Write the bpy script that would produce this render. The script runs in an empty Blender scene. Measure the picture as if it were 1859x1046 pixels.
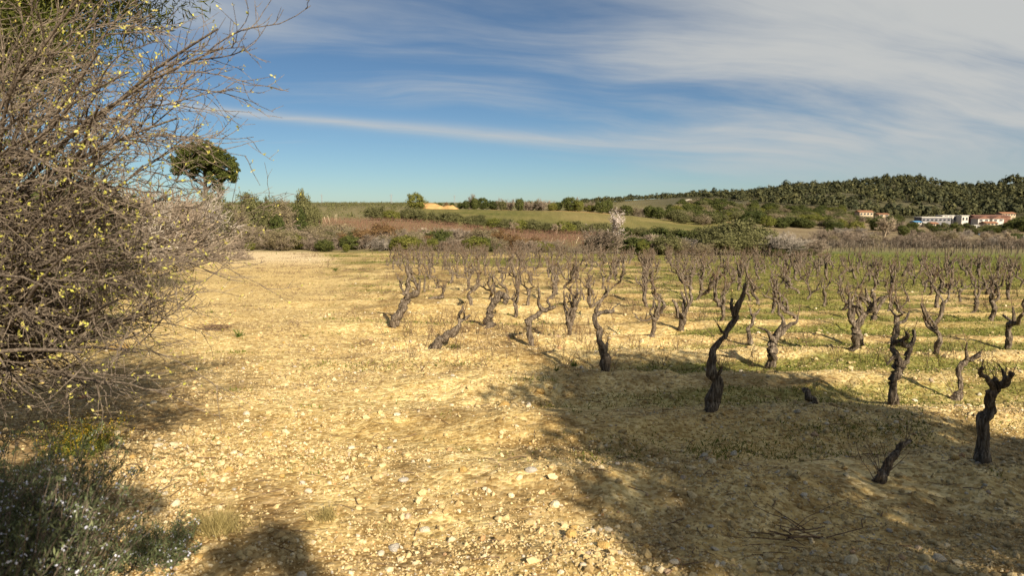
import bpy, math, random
import numpy as np
from mathutils import Vector
scene = bpy.context.scene
R = math.radians
# ------------------------------------------------------------------ camera, sky, sun, exposure
EYE, FPX, HOR, CX, CY = 1.7, 1239.0, 368.0, 929.5, 523.0
PITCH = math.atan((CY - HOR) / FPX)
cam_d = bpy.data.cameras.new('camera'); cam = bpy.data.objects.new('camera', cam_d)
scene.collection.objects.link(cam); scene.camera = cam
cam.location = (0, 0, EYE); cam.rotation_euler = (math.pi / 2 - PITCH, 0, 0)
cam_d.sensor_width = 36.0; cam_d.lens = 36.0 * FPX / 1859.0
cam_d.clip_start = 0.05; cam_d.clip_end = 9000
cam_d.dof.use_dof = True; cam_d.dof.focus_distance = 9.0; cam_d.dof.aperture_fstop = 3.2
SUN_EL = R(29.0); SH = np.array([-0.45, 0.893])           # direction shadows fall on the ground
sun_dir = Vector((-SH[0] * math.cos(SUN_EL), -SH[1] * math.cos(SUN_EL), math.sin(SUN_EL)))
sun_d = bpy.data.lights.new('sun', 'SUN'); sun = bpy.data.objects.new('sun', sun_d)
scene.collection.objects.link(sun)
sun_d.energy = 5.0; sun_d.angle = R(0.53); sun_d.color = (1.0, 0.865, 0.66)
sun.rotation_euler = sun_dir.to_track_quat('Z', 'Y').to_euler(); sun.location = (10, -20, 30)
scene.view_settings.view_transform = 'Standard'; scene.view_settings.look = 'None'
scene.view_settings.exposure = 1.0; scene.view_settings.gamma = 1.0
scene.cycles.max_bounces = 5; scene.cycles.diffuse_bounces = 3; scene.cycles.transparent_max_bounces = 4
SKY_STRENGTH = 0.05
CLOUD = dict(rot=-20, wsc=0.35, wamp=2.1, ssc=1.0, seed=1.7, right=0.46, top=0.15, lo=0.97, hi=1.47, op=0.96, tint=(0.523, 0.634, 0.682, 1), col=(5.66, 5.76, 5.66, 1))

def build_world():
    w = bpy.data.worlds.new('World'); scene.world = w; w.use_nodes = True
    nt = w.node_tree; N = nt.nodes; N.clear(); Lk = nt.links.new
    def node(t, **k):
        n = N.new(t)
        for a, b in k.items(): setattr(n, a, b)
        return n
    def val(s, x):
        if hasattr(x, 'is_linked') or hasattr(x, 'links'): Lk(x, s)
        else: s.default_value = x
    def m(op, a, b=None, c=None, clamp=False):
        n = node('ShaderNodeMath', operation=op, use_clamp=clamp)
        val(n.inputs[0], a)
        if b is not None: val(n.inputs[1], b)
        if c is not None: val(n.inputs[2], c)
        return n.outputs[0]
    def sstep(x, lo, hi):
        n = node('ShaderNodeMapRange', interpolation_type='SMOOTHSTEP')
        val(n.inputs[0], x); n.inputs[1].default_value = lo; n.inputs[2].default_value = hi
        return n.outputs[0]
    out = node('ShaderNodeOutputWorld'); bg = node('ShaderNodeBackground')
    Lk(bg.outputs[0], out.inputs[0]); bg.inputs[1].default_value = SKY_STRENGTH
    sky = node('ShaderNodeTexSky'); sky.sky_type = 'NISHITA'; sky.sun_disc = False
    sky.sun_elevation = SUN_EL; sky.sun_rotation = math.atan2(sun_dir.x, sun_dir.y)
    sky.altitude = 400; sky.air_density = 0.75; sky.dust_density = 0.15; sky.ozone_density = 2.0
    tc = node('ShaderNodeTexCoord'); sep = node('ShaderNodeSeparateXYZ'); Lk(tc.outputs['Generated'], sep.inputs[0])
    x, y, z = sep.outputs
    az = m('ARCTAN2', x, y)                                   # 0 ahead, + to the right
    el = m('ARCSINE', z)
    zz = m('ADD', m('MAXIMUM', z, 0.0), 0.16)
    px, py = m('DIVIDE', x, zz), m('DIVIDE', y, zz)           # flat cloud layer, softened at the horizon
    def noise(vx, vy, sc, det, dist=0.0, rough=0.55, off=0.0):
        c = node('ShaderNodeCombineXYZ'); val(c.inputs[0], vx); val(c.inputs[1], vy); c.inputs[2].default_value = off
        n = node('ShaderNodeTexNoise'); Lk(c.outputs[0], n.inputs['Vector'])
        n.inputs['Scale'].default_value = sc; n.inputs['Detail'].default_value = det
        n.inputs['Distortion'].default_value = dist; n.inputs['Roughness'].default_value = rough
        return n.outputs['Fac']
    # cirrus streaks lie on a slant across the cloud layer and are bent by a slow warp
    def rot(deg):
        c_, s_ = math.cos(R(deg)), math.sin(R(deg))
        return m('ADD', m('MULTIPLY', px, c_), m('MULTIPLY', py, -s_)), m('ADD', m('MULTIPLY', px, s_), m('MULTIPLY', py, c_))
    ru, rv = rot(CLOUD['rot'])
    warp = m('MULTIPLY', m('SUBTRACT', noise(px, py, CLOUD['wsc'], 3, 0, .5, 3.1), 0.5), CLOUD['wamp'])
    rvw = m('ADD', rv, warp)
    streak = noise(m('MULTIPLY', ru, 0.30), rvw, CLOUD['ssc'], 9, 0.3, 0.58, CLOUD['seed'])
    fine = noise(m('MULTIPLY', ru, 0.22), rvw, 4.5, 8, 0.4, 0.62, 5.3)
    veil = noise(px, py, 0.55, 5, 0.5, 0.55, CLOUD['seed'] + 4.0)
    # cover grows to the right of the view and overhead
    cov = m('ADD', m('MULTIPLY', sstep(az, -0.10, 0.55), CLOUD['right']), m('MULTIPLY', sstep(el, 0.15, 0.32), CLOUD['top']))
    s = m('ADD', m('ADD', m('MULTIPLY', streak, 1.0), m('MULTIPLY', fine, 0.30)), m('ADD', m('MULTIPLY', veil, 0.50), cov))
    c1 = m('MULTIPLY', sstep(s, CLOUD['lo'], CLOUD['hi']), CLOUD['op'])
    c1 = m('MULTIPLY', c1, m('ADD', 0.45, m('MULTIPLY', sstep(el, 0.02, 0.10), 0.55)))
    # long thin trail low in the sky
    tv = m('ADD', m('SUBTRACT', m('SUBTRACT', 0.1235, m('MULTIPLY', m('ADD', az, 0.44), 0.066)), el),
           m('MULTIPLY', m('SUBTRACT', noise(az, el, 3.0, 4, 0, .5, 2.2), 0.5), 0.016))
    wdt = m('ADD', 0.0045, m('MULTIPLY', m('MAXIMUM', m('ADD', az, 0.44), 0.0), 0.011))
    trail = m('POWER', 2.718, m('MULTIPLY', m('POWER', m('ABSOLUTE', m('DIVIDE', tv, wdt)), 1.6), -1.0))
    trail = m('MULTIPLY', m('MULTIPLY', trail, m('SUBTRACT', 1.0, sstep(az, 0.02, 0.5))), sstep(az, -0.60, -0.36))
    trail = m('MULTIPLY', trail, m('ADD', 0.40, m('MULTIPLY', sstep(fine, 0.3, 0.62), 0.35)))
    cl = m('SUBTRACT', 1.0, m('MULTIPLY', m('SUBTRACT', 1.0, c1), m('SUBTRACT', 1.0, trail)))
    mix = node('ShaderNodeMix', data_type='RGBA'); Lk(cl, mix.inputs[0])
    tint = node('ShaderNodeMix', data_type='RGBA', blend_type='MULTIPLY'); tint.inputs[0].default_value = 1.0
    Lk(sky.outputs[0], tint.inputs[6]); tint.inputs[7].default_value = CLOUD['tint']
    Lk(tint.outputs[2], mix.inputs[6]); mix.inputs[7].default_value = CLOUD['col']
    Lk(mix.outputs[2], bg.inputs[0])
build_world()

# ------------------------------------------------------------------ numpy helpers
rng = np.random.default_rng(7)
def hsh(ix, iy, seed):
    h = (ix.astype(np.int64) * 374761393 + iy.astype(np.int64) * 668265263 + seed * 1442695041) & 0x7fffffff
    h = ((h ^ (h >> 13)) * 1274126177) & 0x7fffffff
    return ((h ^ (h >> 16)) & 0xffff) / 65535.0
def vnoise(x, y, seed=0):
    x = np.asarray(x, float); y = np.asarray(y, float)
    ix, iy = np.floor(x), np.floor(y); fx, fy = x - ix, y - iy
    fx = fx * fx * (3 - 2 * fx); fy = fy * fy * (3 - 2 * fy)
    a, b = hsh(ix, iy, seed), hsh(ix + 1, iy, seed); c, d = hsh(ix, iy + 1, seed), hsh(ix + 1, iy + 1, seed)
    return (a * (1 - fx) + b * fx) * (1 - fy) + (c * (1 - fx) + d * fx) * fy
def fbm(x, y, seed=0, oct=4):
    s, a, t = 0, 1.0, 0
    for i in range(oct):
        s = s + a * vnoise(np.asarray(x) * 2 ** i, np.asarray(y) * 2 ** i, seed + i * 17); t += a; a *= .5
    return s / t
def sst(x, lo, hi):
    t = np.clip((np.asarray(x, float) - lo) / (hi - lo), 0, 1); return t * t * (3 - 2 * t)

# ------------------------------------------------------------------ terrain
DEP = np.array([0, 30, 60, 100, 150, 210, 330, 450, 600, 800, 1000, 1500, 4000.])
COLPX = np.array([-700, 300, 700, 1000, 1300, 1480, 1640, 1760, 1859, 2300.])
ZT = np.array([
 [0, -1.35, -2.6, -2.4, -2.3, -2.2, -1.5, -1, -.5, 0, .5, 1, 1.5],
 [0, -1.35, -2.6, -2.5, -2.5, -2.4, -1.5, -1, -.5, 0, .5, 1, 1.5],
 [0, -1.35, -2.7, -3.0, -3.3, -3.5, -.9, -.8, -.5, -.3, 0, 1, 1.5],
 [0, -1.35, -2.75, -4.3, -6.0, -7.3, -2.3, -1.5, -1, -.5, 0, 1, 1.5],
 [0, -1.40, -3.0, -5.0, -7.3, -9.4, -7.8, -4.5, 2, 8, 9, 5, 3],
 [0, -1.40, -3.2, -5.0, -7.5, -9.5, -10.5, -7, -1, 12, 23, 15, 5],
 [0, -1.50, -3.4, -5.0, -8.0, -10, -12.5, -12.5, -11, 10, 33, 20, 5],
 [0, -1.50, -3.5, -5.0, -8.0, -10, -13, -13, -12, 5, 20, 15, 5],
 [0, -1.50, -3.6, -5.2, -8.0, -10.5, -12, -13, -8, 9, 34, 25, 5],
 [0, -1.60, -3.7, -5.5, -8.0, -9, -10, -11, 0, 30, 60, 40, 10]])
COLT = (COLPX - CX) / FPX
def zbase(x, y):
    x = np.asarray(x, float); y = np.asarray(y, float)
    yy = np.clip(y, 0.0, 3999.0)
    t = np.clip(x / np.maximum(y, 4.0), COLT[0], COLT[-1] - 1e-6)
    i = np.clip(np.searchsorted(COLT, t, side='right') - 1, 0, len(COLT) - 2)
    j = np.clip(np.searchsorted(DEP, yy, side='right') - 1, 0, len(DEP) - 2)
    ft = (t - COLT[i]) / (COLT[i + 1] - COLT[i]); ft = ft * ft * (3 - 2 * ft)
    fy = (yy - DEP[j]) / (DEP[j + 1] - DEP[j])
    fy = np.where(yy > 150, fy * fy * (3 - 2 * fy), fy)
    return (ZT[i, j] * (1 - fy) + ZT[i, j + 1] * fy) * (1 - ft) + (ZT[i + 1, j] * (1 - fy) + ZT[i + 1, j + 1] * fy) * ft
ROWD = np.array([0.995, 0.05]); PITCHR = 1.55
def rowphase(x, y): return (np.asarray(y) - 0.05 * np.asarray(x)) / PITCHR
def track_edge(y): return -1.2 - 0.30 * (np.asarray(y, float) - 6.0)     # vineyard lies right of this line
def zfun(x, y):
    x = np.asarray(x, float); y = np.asarray(y, float)
    z = zbase(x, y)
    r = np.hypot(x, y)
    near = 1 - sst(r, 40, 90)
    vin = sst(x - track_edge(y), -1.0, 1.5) * near
    z = z + near * ((fbm(x * .45, y * .45, 3, 3) - .5) * .16 + (fbm(x * 1.7, y * 1.7, 5, 3) - .5) * .055)
    z = z + vin * ((fbm(x * 4.3, y * 4.3, 9, 3) - .5) * .075 + np.cos(rowphase(x, y) * 2 * np.pi) * .045)
    z = z + near * (fbm(x * 11, y * 11, 11, 2) - .5) * .022
    z = z + sst(r, 200, 500) * (fbm(x * .012, y * .012, 21, 3) - .5) * 3.0
    return z
def zf(x, y): return float(zfun(np.array([x]), np.array([y]))[0])
def unproj(px, py, depth=None):
    """world point seen at a photo pixel: on the ground, or at a given depth y"""
    vx, vz = (px - CX) / FPX, -(py - CY) / FPX
    dy = math.cos(PITCH) + vz * math.sin(PITCH); dz = vz * math.cos(PITCH) - math.sin(PITCH)
    if depth is not None:
        k = depth / dy; return np.array([vx * k, depth, EYE + dz * k])
    lo, k = 0.5, 0.5
    while k < 3500:
        if EYE + dz * k < float(zbase(vx * k, dy * k)): break
        lo = k; k *= 1.02
    hi = k
    for _ in range(30):
        mid = (lo + hi) / 2
        if EYE + dz * mid < float(zbase(vx * mid, dy * mid)): hi = mid
        else: lo = mid
    return np.array([vx * hi, dy * hi, EYE + dz * hi])
def at(px, depth):
    """ground point in a photo column at a known depth"""
    x = (px - CX) / FPX * depth; return np.array([x, depth, zf(x, depth)])

# ------------------------------------------------------------------ mesh helpers
col = scene.collection
def mesh_np(name, V, F, smooth=False, mat=None):
    V = np.asarray(V, np.float32); F = np.asarray(F, np.int32); k = F.shape[1]
    me = bpy.data.meshes.new(name)
    me.vertices.add(len(V)); me.vertices.foreach_set('co', V.ravel())
    me.loops.add(F.size); me.loops.foreach_set('vertex_index', F.ravel())
    me.polygons.add(len(F)); me.polygons.foreach_set('loop_start', np.arange(0, F.size, k, dtype=np.int32))
    me.polygons.foreach_set('use_smooth', np.full(len(F), bool(smooth)))
    me.update(calc_edges=True)
    if mat: me.materials.append(mat)
    return me
def merge(parts):
    Vs, Fs, o = [], [], 0
    for V, F in parts:
        if len(V) == 0: continue
        Vs.append(V); Fs.append(F + o); o += len(V)
    return np.concatenate(Vs), np.concatenate(Fs)
def link(name, me, parent=None, loc=None, rot=0, scale=None):
    o = bpy.data.objects.new(name, me); col.objects.link(o)
    if parent is not None: o.parent = parent
    if loc is not None: o.location = [float(c) for c in loc]
    if rot: o.rotation_euler = (0, 0, rot)
    if scale is not None: o.scale = scale if hasattr(scale, '__len__') else (scale,) * 3
    return o
def tag(o, label=None, cat=None, group=None, kind=None):
    if label: o['label'] = label
    if cat: o['category'] = cat
    if group: o['group'] = group
    if kind: o['kind'] = kind
    return o
def copy_tree(o, loc, rot, scale):
    c = o.copy(); col.objects.link(c); c.location = [float(q) for q in loc]; c.rotation_euler = (0, 0, rot)
    c.scale = scale if hasattr(scale, '__len__') else (scale,) * 3
    for ch in o.children:
        d = ch.copy(); col.objects.link(d); d.parent = c
    return c
def unit(v): return v / np.maximum(np.linalg.norm(v, axis=-1, keepdims=True), 1e-9)
def tubes(P, Rr, sides=5, bump=0.0, seed=0, mul=None):
    """(N,K,3) polylines with (N,K) radii -> quads"""
    P = np.asarray(P, float); Rr = np.asarray(Rr, float); N, K, _ = P.shape
    T = np.gradient(P, axis=1); T = unit(T)
    ref = np.where(np.abs(T[:, :1, 2:3]) > .8, np.array([1., 0, 0]), np.array([0, 0, 1.]))
    U = unit(np.cross(np.broadcast_to(ref, T.shape), T)); W = np.cross(T, U)
    a = np.arange(sides) * 2 * np.pi / sides
    rad = Rr[:, :, None] * np.ones(sides)
    if mul is not None: rad = rad * mul
    if bump:
        g = np.random.default_rng(seed); rad = rad * (1 + bump * g.normal(size=rad.shape))
        rad = rad * (1 + bump * .8 * np.sin(a * 3 + np.arange(K)[None, :, None] * .9))
    V = P[:, :, None, :] + rad[..., None] * (np.cos(a)[:, None] * U[:, :, None, :] + np.sin(a)[:, None] * W[:, :, None, :])
    idx = np.arange(N * K * sides).reshape(N, K, sides)
    q = np.stack([idx[:, :-1], np.roll(idx, -1, 2)[:, :-1], np.roll(idx, -1, 2)[:, 1:], idx[:, 1:]], -1).reshape(-1, 4)
    return V.reshape(-1, 3), q
def resample(P, K):
    P = np.asarray(P, float); s = np.linspace(0, len(P) - 1, K); i = np.minimum(s.astype(int), len(P) - 2); f = (s - i)[:, None]
    # catmull-rom
    p0, p1, p2, p3 = P[np.maximum(i - 1, 0)], P[i], P[i + 1], P[np.minimum(i + 2, len(P) - 1)]
    return .5 * ((2 * p1) + (-p0 + p2) * f + (2 * p0 - 5 * p1 + 4 * p2 - p3) * f ** 2 + (-p0 + 3 * p1 - 3 * p2 + p3) * f ** 3)
def grow(g, P0, D, L, K, wig, grav=0.0):
    """batch of wandering polylines; grav bends them up (+) or down (-)"""
    N = len(P0); P = np.zeros((N, K, 3)); P[:, 0] = P0; d = unit(np.asarray(D, float)); st = (np.asarray(L) / (K - 1))[:, None] if np.ndim(L) else np.full((N, 1), L / (K - 1))
    for k in range(1, K):
        d = unit(d + g.normal(size=(N, 3)) * wig + np.array([0, 0, grav])); P[:, k] = P[:, k - 1] + d * st
    return P
def sprout(g, P, Rr, n, tmin, tmax, ang, rf):
    """n children per polyline: start points, directions, radii"""
    N, K, _ = P.shape; t = g.uniform(tmin, tmax, (N, n)) * (K - 1); i = np.minimum(t.astype(int), K - 2); f = (t - i)[..., None]
    r = np.arange(N)[:, None]; st = P[r, i] * (1 - f) + P[r, i + 1] * f; tan = unit(P[r, i + 1] - P[r, i])
    side = unit(np.cross(tan, unit(g.normal(size=tan.shape)))); a = g.uniform(ang * .6, ang * 1.3, (N, n, 1))
    d = tan * np.cos(a) + side * np.sin(a); rad = (Rr[r, i] * (1 - f[..., 0]) + Rr[r, i + 1] * f[..., 0]) * rf
    return st.reshape(-1, 3), d.reshape(-1, 3), rad.reshape(-1)
def taper(r0, K, end=.35): return np.asarray(r0)[:, None] * np.linspace(1, end, K)[None, :]
def leaves(g, C, size, aspect=.5, out=None, bias=0.5, facing=False):
    """one quad (rhomb) per centre; facing: the blade faces along out"""
    N = len(C); d = g.normal(size=(N, 3))
    if facing:
        nrm = unit(out * bias * 1.6 + d * (1 - bias)); d = unit(np.cross(nrm, g.normal(size=(N, 3)))); s = np.cross(nrm, d); size = np.asarray(size) * np.ones(N); a = d * size[:, None]; b = s * (size * aspect)[:, None]; C = C - a * .5
        return np.stack([C, C + a * .5 + b * .5, C + a, C + a * .5 - b * .5], 1).reshape(-1, 3), np.arange(4 * N).reshape(N, 4)
    if out is not None: d = d * (1 - bias) + out * bias * 1.6
    d = unit(d); s = unit(np.cross(d, g.normal(size=(N, 3)))); size = np.asarray(size) * np.ones(N)
    a = d * size[:, None]; b = s * (size * aspect)[:, None]
    V = np.stack([C, C + a * .5 + b * .5, C + a, C + a * .5 - b * .5], 1).reshape(-1, 3)
    return V, np.arange(4 * N).reshape(N, 4)

# ------------------------------------------------------------------ materials
def mk(name):
    m = bpy.data.materials.new(name); m.use_nodes = True; nt = m.node_tree; b = nt.nodes['Principled BSDF']
    b.inputs['Roughness'].default_value = .9; b.inputs['Specular IOR Level'].default_value = .15
    return m, nt, b
def ramp(nt, fac, stops):
    r = nt.nodes.new('ShaderNodeValToRGB'); e = r.color_ramp.elements
    while len(e) < len(stops): e.new(.5)
    for k, (p, c) in zip(e, stops): k.position = p; k.color = (*c, 1)
    nt.links.new(fac, r.inputs[0]); return r.outputs[0]
def noise_n(nt, scale, det=5, coord='Object', rough=.6, stretch=None):
    tc = nt.nodes.new('ShaderNodeTexCoord'); n = nt.nodes.new('ShaderNodeTexNoise')
    n.inputs['Scale'].default_value = scale; n.inputs['Detail'].default_value = det; n.inputs['Roughness'].default_value = rough
    v = tc.outputs[coord]
    if stretch:
        mp = nt.nodes.new('ShaderNodeMapping'); mp.inputs['Scale'].default_value = stretch; nt.links.new(v, mp.inputs[0]); v = mp.outputs[0]
    nt.links.new(v, n.inputs['Vector']); return n.outputs['Fac']
def bump(nt, b, h, s, d=.01):
    n = nt.nodes.new('ShaderNodeBump'); n.inputs['Strength'].default_value = s; n.inputs['Distance'].default_value = d
    nt.links.new(h, n.inputs['Height']); nt.links.new(n.outputs[0], b.inputs['Normal'])
def leaf_mat(name, stops, trans=.25, rough=.7):
    m, nt, b = mk(name); g = nt.nodes.new('ShaderNodeNewGeometry'); oi = nt.nodes.new('ShaderNodeObjectInfo')
    a = nt.nodes.new('ShaderNodeMath'); a.operation = 'MULTIPLY_ADD'; nt.links.new(oi.outputs['Random'], a.inputs[0]); a.inputs[1].default_value = .3
    mu = nt.nodes.new('ShaderNodeMath'); mu.operation = 'MULTIPLY'; nt.links.new(g.outputs['Random Per Island'], mu.inputs[0]); mu.inputs[1].default_value = .7
    nt.links.new(mu.outputs[0], a.inputs[2])
    c = ramp(nt, a.outputs[0], stops); nt.links.new(c, b.inputs['Base Color']); b.inputs['Roughness'].default_value = rough
    t = nt.nodes.new('ShaderNodeBsdfTranslucent'); nt.links.new(c, t.inputs[0]); mx = nt.nodes.new('ShaderNodeMixShader'); mx.inputs[0].default_value = trans
    nt.links.new(b.outputs[0], mx.inputs[1]); nt.links.new(t.outputs[0], mx.inputs[2]); nt.links.new(mx.outputs[0], nt.nodes['Material Output'].inputs[0])
    return m
def bark_mat(name, dark, mid, light, scale=60, stretch=(1, 1, .25), bs=.8, bd=.012):
    m, nt, b = mk(name); n = noise_n(nt, scale, 6, stretch=stretch)
    nt.links.new(ramp(nt, n, [(.32, dark), (.5, mid), (.68, light)]), b.inputs['Base Color']); bump(nt, b, n, bs, bd); return m
def plain(name, c, var=.25, scale=8, rough=.85, coord='Object'):
    m, nt, b = mk(name); n = noise_n(nt, scale, 4, coord)
    nt.links.new(ramp(nt, n, [(.3, tuple(q * (1 - var) for q in c)), (.7, tuple(q * (1 + var) for q in c))]), b.inputs['Base Color'])
    b.inputs['Roughness'].default_value = rough; return m
M = {}
M['vine'] = bark_mat('vine_bark', (.028, .021, .015), (.11, .085, .062), (.30, .25, .195), 60, (1, 1, .16), 1.0, .02)
M['cane'] = bark_mat('vine_cane', (.07, .045, .03), (.14, .09, .06), (.21, .15, .10), 40)
M['twig'] = bark_mat('twig_bark', (.055, .042, .033), (.125, .10, .078), (.24, .195, .15), 45, (1, 1, 1))
M['wood_pale'] = bark_mat('weathered_post', (.25, .20, .13), (.42, .35, .24), (.55, .48, .35), 12)
M['trunk'] = bark_mat('trunk_bark', (.05, .04, .03), (.12, .10, .08), (.22, .19, .15), 9)
M['bare'] = bark_mat('bare_twigs', (.11, .085, .065), (.19, .15, .115), (.29, .24, .185), 4, (1, 1, 1))
M['bare_grey'] = bark_mat('bare_grey_twigs', (.15, .13, .11), (.24, .21, .18), (.36, .32, .27), 4, (1, 1, 1))
M['bare_pale'] = bark_mat('bare_pale_twigs', (.2, .16, .11), (.30, .24, .17), (.40, .33, .24), 4, (1, 1, 1))
M['redcane'] = bark_mat('red_canes', (.11, .06, .042), (.18, .10, .07), (.25, .15, .11), 3, (1, 1, 1))
M['bud'] = leaf_mat('buds', [(0, (.38, .36, .06)), (.5, (.50, .50, .10)), (.8, (.62, .56, .20)), (1, (.50, .34, .12))], .35)
M['pine'] = leaf_mat('pine_needles', [(0, (.030, .042, .010)), (.5, (.062, .074, .016)), (1, (.125, .13, .030))], .2)
M['pine_hazed'] = leaf_mat('hazed_pine_needles', [(0, (.030, .036, .020)), (.5, (.062, .068, .034)), (1, (.115, .112, .056))], .1)  # greyer than the near needles: distance haze is mixed into the leaf colour
def patchy(m, scale, lo, hi):
    nt = m.node_tree; b = nt.nodes['Principled BSDF']; src = b.inputs['Base Color'].links[0].from_socket; mx = nt.nodes.new('ShaderNodeMix'); mx.data_type = 'RGBA'; mx.blend_type = 'MULTIPLY'; mx.inputs[0].default_value = 1
    nt.links.new(src, mx.inputs[6]); nt.links.new(ramp(nt, noise_n(nt, scale, 3), [(.34, lo), (.66, hi)]), mx.inputs[7]); nt.links.new(mx.outputs[2], b.inputs['Base Color'])
patchy(M['pine_hazed'], .055, (.55, .60, .62), (1.35, 1.22, .95))
M['olive'] = leaf_mat('olive_leaves', [(0, (.06, .065, .026)), (.5, (.115, .115, .045)), (1, (.20, .19, .09))], .2)
M['oak'] = leaf_mat('evergreen_leaves', [(0, (.028, .040, .012)), (.5, (.062, .075, .02)), (1, (.12, .125, .035))], .15)
M['bright'] = leaf_mat('yellow_green_leaves', [(0, (.07, .085, .015)), (.5, (.135, .145, .03)), (1, (.24, .22, .06))], .25)
M['rust'] = leaf_mat('rusty_leaves', [(0, (.10, .055, .025)), (.5, (.17, .10, .045)), (1, (.25, .17, .08))], .2)
M['drybush'] = leaf_mat('dry_leaves', [(0, (.11, .09, .05)), (.5, (.20, .165, .095)), (1, (.30, .26, .16))], .2)
M['rosemary'] = leaf_mat('rosemary_leaves', [(0, (.035, .048, .022)), (.5, (.085, .105, .05)), (.85, (.15, .17, .08)), (1, (.28, .30, .2))], .15)
M['petal_blue'] = leaf_mat('pale_blue_petals', [(0, (.42, .45, .62)), (1, (.65, .66, .74))], .3)
M['petal_white'] = leaf_mat('blossom_petals', [(0, (.62, .52, .48)), (1, (.80, .72, .68))], .3)
M['petal_yellow'] = leaf_mat('yellow_flowers', [(0, (.45, .28, .02)), (1, (.60, .42, .05))], .3)
M['grass'] = leaf_mat('grass_blades', [(0, (.055, .085, .012)), (.45, (.12, .145, .025)), (.75, (.21, .20, .05)), (1, (.40, .33, .13))], .3)
M['drygrass'] = leaf_mat('dry_grass_blades', [(0, (.20, .16, .06)), (.5, (.33, .27, .11)), (1, (.46, .38, .18))], .3)
M['weed'] = leaf_mat('weed_leaves', [(0, (.05, .09, .012)), (1, (.14, .18, .03))], .3)
def stone_mat(name):
    m, nt, b = mk(name); g = nt.nodes.new('ShaderNodeNewGeometry'); oi = nt.nodes.new('ShaderNodeObjectInfo')
    a = nt.nodes.new('ShaderNodeMath'); a.operation = 'ADD'; nt.links.new(g.outputs['Random Per Island'], a.inputs[0]); nt.links.new(oi.outputs['Random'], a.inputs[1])
    f = nt.nodes.new('ShaderNodeMath'); f.operation = 'FRACT'; nt.links.new(a.outputs[0], f.inputs[0])
    c = ramp(nt, f.outputs[0], [(0, (.30, .215, .10)), (.18, (.44, .33, .165)), (.5, (.53, .415, .22)), (.78, (.60, .49, .29)), (.9, (.66, .575, .40)), (.965, (.42, .39, .34)), (1, (.42, .24, .10))])
    n = noise_n(nt, 90, 4); mx = nt.nodes.new('ShaderNodeMix'); mx.data_type = 'RGBA'; mx.blend_type = 'MULTIPLY'; mx.inputs[0].default_value = 1
    nt.links.new(c, mx.inputs[6]); nt.links.new(ramp(nt, n, [(.3, (.68, .62, .52)), (.62, (1, 1, 1))]), mx.inputs[7])
    nt.links.new(mx.outputs[2], b.inputs['Base Color']); bump(nt, b, n, .5, .004); return m
M['stone'] = stone_mat('limestone')

# ------------------------------------------------------------------ ground sheet
def axis(lo, hi, step, far, gr):
    a = list(np.arange(lo, hi + 1e-6, step)); s, v = step, a[-1]
    while v < far: s *= gr; v += s; a.append(v)
    return a
ya = axis(2.2, 12.0, .052, 5200, 1.052)
yb = [-v for v in axis(-2.1, 2.0, .3, 160, 1.25)][::-1]
yl = np.array(sorted([v for v in yb if v < 2.1] + ya))
xr = axis(0, 5.5, .056, 5200, 1.055)
xl = np.array(sorted([-v for v in xr[1:]] + xr))
GX, GY = np.meshgrid(xl, yl); gx, gy = GX.ravel(), GY.ravel()
def bare_track(x, y):        # 1 on the bare stony track
    e = track_edge(y) + (fbm(x * .5, y * .5, 31, 3) - .5) * 2.2
    return 1 - sst(x - e, -.6, 1.6)
def grass_w(x, y):
    """share of green cover in the old vineyard"""
    x = np.asarray(x, float); y = np.asarray(y, float); r = np.hypot(x, y)
    ph = np.abs(((rowphase(x, y) + .12 * (fbm(x * .6, y * .6, 41, 3) - .5)) % 1) - .5) * 2
    stripe = 1 - sst(ph, .25, .75)
    n = fbm(x * .8, y * .8, 43, 4); n2 = fbm(x * .16, y * .16, 47, 3)
    right = sst(x / np.maximum(y, 3), -.05, .55)
    amt = .20 + .60 * right + .45 * sst(y, 10, 40) + (n2 - .5) * .8
    w = sst(n * .55 + stripe * .36 + amt * .75, .80, 1.12)
    return w * sst(y, 5.2, 8.5) * (1 - bare_track(x, y))
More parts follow.
